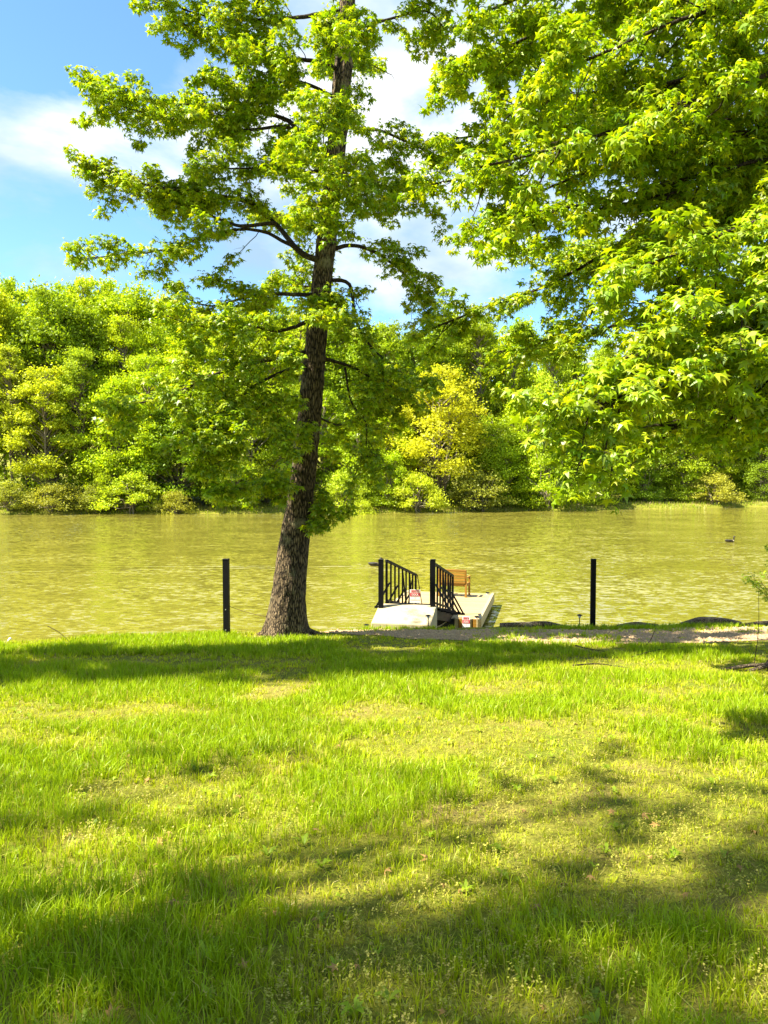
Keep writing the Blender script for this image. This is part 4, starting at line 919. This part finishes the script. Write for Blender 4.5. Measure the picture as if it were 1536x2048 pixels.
# warning signs
def letters(parent, txt, cx, cz, hgt, width, matl, y=-0.006):
    cu = bpy.data.curves.new('lettering', 'FONT'); cu.body = txt; cu.size = hgt * 1.42; cu.align_x = 'CENTER'; cu.align_y = 'CENTER'; cu.extrude = 0.0015; cu.offset = 0.0015
    t = bpy.data.objects.new('lettering', cu); col.objects.link(t)
    dg = bpy.context.evaluated_depsgraph_get(); me = bpy.data.meshes.new_from_object(t.evaluated_get(dg)); bpy.data.objects.remove(t); bpy.data.curves.remove(cu)
    me.materials.clear(); me.materials.append(matl)
    xs_ = [v.co.x for v in me.vertices]; k = width / (max(xs_) - min(xs_))
    for v in me.vertices: v.co.x *= k
    o = ob('lettering', me, parent, (cx, y, cz), (R(90), 0, 0)); return o
def sign(loc, rz, W_, H_, lab, stand):
    r = empty('warning_sign', loc, rz)
    z0 = 0.10 if stand else 0.0
    bd = MB().box((0, 0, z0 + H_ / 2), (W_, 0.008, H_), None, 0.002).build('board', M['white'], r)
    MB().box((0, -0.006, z0 + H_ * 0.945), (W_ * 0.72, 0.004, H_ * 0.035)).build('red_line', M['red'], bd)
    letters(bd, 'PRIVATE', 0, z0 + H_ * 0.845, H_ * 0.10, W_ * 0.72, M['red'])
    MB().box((0, -0.006, z0 + H_ * 0.63), (W_ * 0.95, 0.004, H_ * 0.26)).build('red_band', M['red'], bd)
    letters(bd, 'DOCK', 0, z0 + H_ * 0.62, H_ * 0.15, W_ * 0.66, M['white'], -0.010)
    MB().box((0, -0.006, z0 + H_ * 0.40), (W_ * 0.08, 0.004, H_ * 0.05)).build('small_print', M['grey'], bd)
    MB().box((0, -0.006, z0 + H_ * 0.24), (W_ * 0.9, 0.004, H_ * 0.035)).build('small_print', M['grey'], bd)
    if stand:
        for s_ in (-1, 1):
            MB().box((s_ * W_ * 0.28, 0.002, 0.05), (W_ * 0.26, 0.006, 0.12)).build('foot', M['white'], r)
            MB().bar((s_ * 0.06, 0.03, H_ + 0.5), (s_ * 0.20, 0.03, -0.02), 0.022).build('stand_leg', M['black'], r)
        MB().bar((-0.06, 0.03, H_ + 0.5), (0.06, 0.03, H_ + 0.5), 0.022).build('stand_bar', M['black'], r)
    tag(r, lab, 'sign', 'red and white warning signs')
pp = dk(2.1, -0.22, Z_NEAR + (Z_FAR - Z_NEAR) * 2.1 / GLEN + 0.03)
sign(pp, -0.06, 0.285, 0.36, 'red and white sign on a black stand inside the gangway railing', True)
pp = dk(A0 - 0.09, DR - 0.40, 0.10)
sign(pp, -YAW, 0.22, 0.38, 'red and white sign on the timber corner of the dock', False)

# bench
bn = empty('bench', at(905, 1193, 25.8), -R(20)); bn.location.z = DECK
BW = 0.92
for s_ in (-1, 1):
    MB().bar((s_ * BW / 2, 0.0, 0), (s_ * BW / 2, 0.02, 0.45), 0.065, 0.06, 0.004).bar((s_ * BW / 2, 0.02, 0.45), (s_ * BW / 2, -0.05, 0.90), 0.06, 0.05, 0.004).build('back_leg', M['bench'], bn)
    MB().bar((s_ * BW / 2, 0.48, 0), (s_ * BW / 2, 0.48, 0.64), 0.06, 0.06, 0.004).build('front_leg', M['bench'], bn)
    MB().box((s_ * BW / 2, 0.25, 0.66), (0.085, 0.58, 0.035), None, 0.005).build('armrest', M['bench'], bn)
    MB().box((s_ * BW / 2, 0.24, 0.40), (0.045, 0.42, 0.07), None, 0.004).build('side_rail', M['bench'], bn)
for k in range(5):
    z = 0.50 + k * 0.092; MB().box((0, -0.0 - 0.11 * (z - 0.45) - 0.012, z), (BW - 0.05, 0.024, 0.078), None, 0.004).build('back_slat', M['bench'], bn)
MB().box((0, -0.052, 0.91), (BW + 0.06, 0.05, 0.05), None, 0.006).build('top_rail', M['bench'], bn)
for k in range(5): MB().box((0, 0.07 + k * 0.098, 0.445), (BW + 0.02, 0.085, 0.025), None, 0.004).build('seat_slat', M['bench'], bn)
MB().box((0, 0.03, 0.40), (BW, 0.03, 0.07), None, 0.004).build('rear_apron', M['bench'], bn)
tag(bn, 'wooden slatted bench facing the lake on the dock', 'bench')

# ------------------------------------------------------------------ ducks
def duck(loc, lab, scale=1.0):
    r = empty('duck', (loc.x, loc.y, 0.0)); r.scale = (scale,) * 3
    body = smooth_path([(-0.33, 0, 0.10), (-0.22, 0, 0.07), (-0.05, 0, 0.055), (0.10, 0, 0.06), (0.17, 0, 0.11), (0.185, 0, 0.20), (0.19, 0, 0.28), (0.215, 0, 0.325), (0.25, 0, 0.32)], 0.02)
    rad = np.interp(np.linspace(0, 1, len(body)), [0, .12, .3, .5, .62, .74, .84, .93, 1], [0.012, 0.06, 0.105, 0.105, 0.06, 0.034, 0.036, 0.052, 0.022])
    MB().tube(body, rad, 12).build('body', M['duck'], r, smooth=True)
    hd = MB().tube(smooth_path([(0.172, 0, 0.14), (0.184, 0, 0.20), (0.191, 0, 0.28), (0.215, 0, 0.325), (0.25, 0, 0.321)], 0.015), np.interp(np.linspace(0, 1, len(smooth_path([(0.172, 0, 0.14), (0.184, 0, 0.20), (0.191, 0, 0.28), (0.215, 0, 0.325), (0.25, 0, 0.321)], 0.015))), [0, .3, .6, .85, 1], [0.047, 0.040, 0.042, 0.057, 0.03]), 10).build('head', M['duckdark'], r, smooth=True)
    MB().tube([(0.255, 0, 0.318), (0.29, 0, 0.308), (0.315, 0, 0.302)], [0.022, 0.018, 0.008], 8).build('bill', M['duckdark'], hd, smooth=True)
    for s_ in (-1, 1): MB().tube(smooth_path([(0.05, s_ * 0.085, 0.10), (-0.12, s_ * 0.10, 0.11), (-0.34, s_ * 0.035, 0.13)], 0.05), [0.03, 0.045, 0.05, 0.05, 0.045, 0.035, 0.025, 0.012][:len(smooth_path([(0.05, s_ * 0.085, 0.10), (-0.12, s_ * 0.10, 0.11), (-0.34, s_ * 0.035, 0.13)], 0.05))], 8).build('wing', M['duckdark'], r, smooth=True)
    MB().tube([(0.13, 0, 0.06), (0.17, 0, 0.10), (0.185, 0, 0.15)], [0.075, 0.058, 0.03], 10).build('breast', M['duckpale'], r, smooth=True)
    tag(r, lab, 'duck', 'ducks swimming on the lake')
duck(DUCK_A, 'duck swimming near the right edge of the lake', 1.15)
duck(DUCK_B, 'duck swimming just left of the gangway post', 1.15)

# ------------------------------------------------------------------ driftwood, sticks, shrub and litter on the near bank
def log(pts, rad, lab, seed, name='driftwood_log', stubs=()):
    g = np.random.default_rng(seed); pts = [Vector(p_) + Vector((0, 0, 0.06)) for p_ in pts]; rad = [r_ * 1.35 for r_ in rad]; P = smooth_path(pts, 0.05); r = empty(name, pts[0]); P = P - np.array(pts[0])
    rr = np.interp(np.linspace(0, 1, len(P)), np.linspace(0, 1, len(rad)), rad)
    dsp = lambda q, a: q * (1 + 0.25 * (fbm(a[None] * 1.5 + seed, np.arange(q.shape[0])[:, None] * 0.15, 3) - 0.45) + 0.10 * np.sin(a[None] * 7 + seed))
    v, q, t = tube_arrays(P, rr, 18, True, dsp)
    ob('trunk', mesh_np('trunk', v, q, t, M['drift'], True), r)
    for s0, s1, r0 in stubs: MB().tube(smooth_path([Vector(s0) - Vector(pts[0]), (Vector(s0) + Vector(s1)) / 2 - Vector(pts[0]) + Vector((0.03, 0, 0.02)), Vector(s1) - Vector(pts[0])], 0.06), r0, 6).build('branch_stub', M['drift'], r, smooth=True)
    tag(r, lab, 'log' if 'log' in name else 'stick')
log([at(1362, 1256, 18.2), at(1400, 1248, 18.3), at(1440, 1249, 18.4), at(1480, 1255, 18.5)], [0.05, 0.075, 0.075, 0.06], 'weathered grey driftwood log at the right end of the bank', 4, stubs=[(at(1385, 1252, 18.2), at(1394, 1239, 18.1), 0.008)])
log([at(1000, 1257, 17.9), at(1050, 1256, 17.9), at(1092, 1254, 17.9), at(1138, 1260, 17.7)], [0.05, 0.06, 0.06, 0.02], 'dark driftwood log on the bank right of the dock sign', 6, stubs=[(at(1085, 1255, 17.8), at(1100, 1249, 17.8), 0.012)])
log([at(1235, 1260, 18.0), at(1270, 1256, 18.1), at(1315, 1258, 18.1)], [0.05, 0.065, 0.04], 'low mossy log right of the lone black post', 8)
log([at(1470, 1262, 18.2), at(1510, 1258, 18.4), at(1560, 1257, 18.5)], [0.05, 0.09, 0.10], 'dark rotting log at the right edge below the shrub', 9)
def stick(pts, r0, lab, name='stick'):
    P = smooth_path(pts, 0.06); o = MB().tube(P - np.array(pts[0]), np.linspace(r0, r0 * 0.4, len(P)), 5).build(name, M['limb'], None, pts[0], True); tag(o, lab, 'stick')
def gp(px, Y, dz=0.03):
    x = (px - 768) / F_PX * Y; return Vector((x, Y, float(ground_z(x, Y)) + dz))
stick([gp(1293, 13.9, 0), at(1300, 1282, 13.9), at(1312, 1256, 13.9)], 0.010, 'thin upright stick in front of the gravel path')
stick([gp(1155, 13.3, 0.10), gp(1180, 12.9, 0.09), gp(1215, 12.7, 0.06)], 0.014, 'dark fallen branch lying in the shaded grass')
stick([gp(1150, 11.1, 0.05), gp(1200, 11.2, 0.06), gp(1260, 11.0, 0.04)], 0.014, 'pale fallen stick at the front edge of the shade')
stick([gp(1270, 12.2, 0.05), gp(1320, 12.9, 0.08), gp(1400, 13.6, 0.06)], 0.008, 'long thin twig lying between grass and path')
stick([at(95, 1252, 14.3), at(120, 1266, 14.2), gp(140, 14.1, 0)], 0.008, 'thin twig leaning over the water at the left bank')
stick([gp(1515, 11.2, 0.0), at(1517, 1260, 11.25), at(1517, 1180, 11.3)], 0.007, 'tall dry stalk at the right edge of the lawn')
# rotting stump / root mound at the right edge
rs = empty('tree_stump', gp(1580, 11.0, 0)); rs.scale = (0.7, 0.7, 0.8)
v, q, t = tube_arrays([(0, 0, -0.1), (0, 0, 0.05), (0.02, 0, 0.18), (0.02, 0, 0.26), (0.02, 0, 0.27)], [0.42, 0.33, 0.26, 0.24, 0.2], 40, True, lambda r_, a: r_ * (1 + 0.18 * np.sin(a[None] * 5 + 1) + 0.10 * np.sin(a[None] * 11)))
ob('stump', mesh_np('stump', v, q, t, M['drift'], True), rs)
for k, (dx, dy) in enumerate(((-0.9, -0.15), (-0.6, -0.5), (-0.5, 0.3), (-1.3, 0.05))):
    MB().tube(smooth_path([(0.1 * dx, 0.1 * dy, 0.10), (0.55 * dx, 0.55 * dy, 0.07), (dx, dy, -0.01 + 0.1 * 0)], 0.05), 0.035, 7).build('root', M['drift'], rs, smooth=True)
tag(rs, 'weathered stump with roots at the right edge of the lawn', 'stump')

# shrub at the right edge of the near bank
sh = empty('bank_shrub', (9.45, 18.2, float(ground_z(9.45, 18.2)))); g = np.random.default_rng(41)
tw = MB(); Lf = dict(P=[], n=[], f=[], s=[])
for k in range(14):
    tip = np.array([g.uniform(-0.95, 0.7), g.uniform(-0.5, 0.5), g.uniform(1.0, 2.2)])
    c_ = smooth_path([(0, 0, 0), tip * [0.25, 0.3, 0.5], tip], 0.12); tw.tube(c_, np.linspace(0.018, 0.005, len(c_)), 5)
    grow_twigs(c_, 0.03, 0.13, 0.42, 0.35, 0.1, 9, 0.085, g, tw, Lf)
tw.build('stems', M['limb'], sh, smooth=True)
P = np.vstack(Lf['P']); n = len(P)
fo = ob('foliage', leaf_mesh('foliage', P, np.vstack(Lf['n']), np.vstack(Lf['f']), np.concatenate(Lf['s']), np.array(GREENS)[g.integers(0, 3, n)], M['leaf']), sh); fo['kind'] = 'stuff'
tag(sh, 'leafy green shrub at the right end of the near bank', 'shrub')

# wire from the left post to the tree, white litter by the water
a = at(456, 1212, 16.05); b_ = at(534, 1234, 15.95)
o = MB().tube(smooth_path([a, (a + b_) / 2 + Vector((0, 0, -0.02)), b_], 0.05) - np.array(a), 0.006, 6).build('wire', M['wire'], None, a, True)
tag(o, 'thin rusty wire from the left post to the trunk', 'wire')
p = at(16, 1274, 14.7)
o = MB().tube(smooth_path([(-0.03, 0, -0.03), (0.0, 0, 0.03), (0.03, 0, 0.08), (0.05, 0, 0.10)], 0.02), 0.028, 8).build('litter', M['litter'], None, (p.x, p.y, float(ground_z(p.x, p.y)) + 0.04), True)
tag(o, 'small white scrap at the left water edge', 'litter')

# fallen leaves among the grass
n = 130
y = 1.9 + 9 * rng.random(n) ** 1.4; x = rng.uniform(-1, 1, n) * (y * 0.55); z = ground_z(x, y) + rng.uniform(0.012, 0.05, n)
P = np.stack([x, y, z], -1); nr = rng.normal(0, 0.4, (n, 3)) + [0, 0, 1.0]
me = leaf_mesh('fallen_leaves', P, nr, rng.normal(size=(n, 3)) * [1, 1, 0.2], rng.uniform(0.035, 0.07, n), np.ones((n, 3)), M['deadleaf'])
tag(ob('fallen_leaves', me), 'dry brown fallen leaves scattered through the grass', 'leaves', kind='stuff')
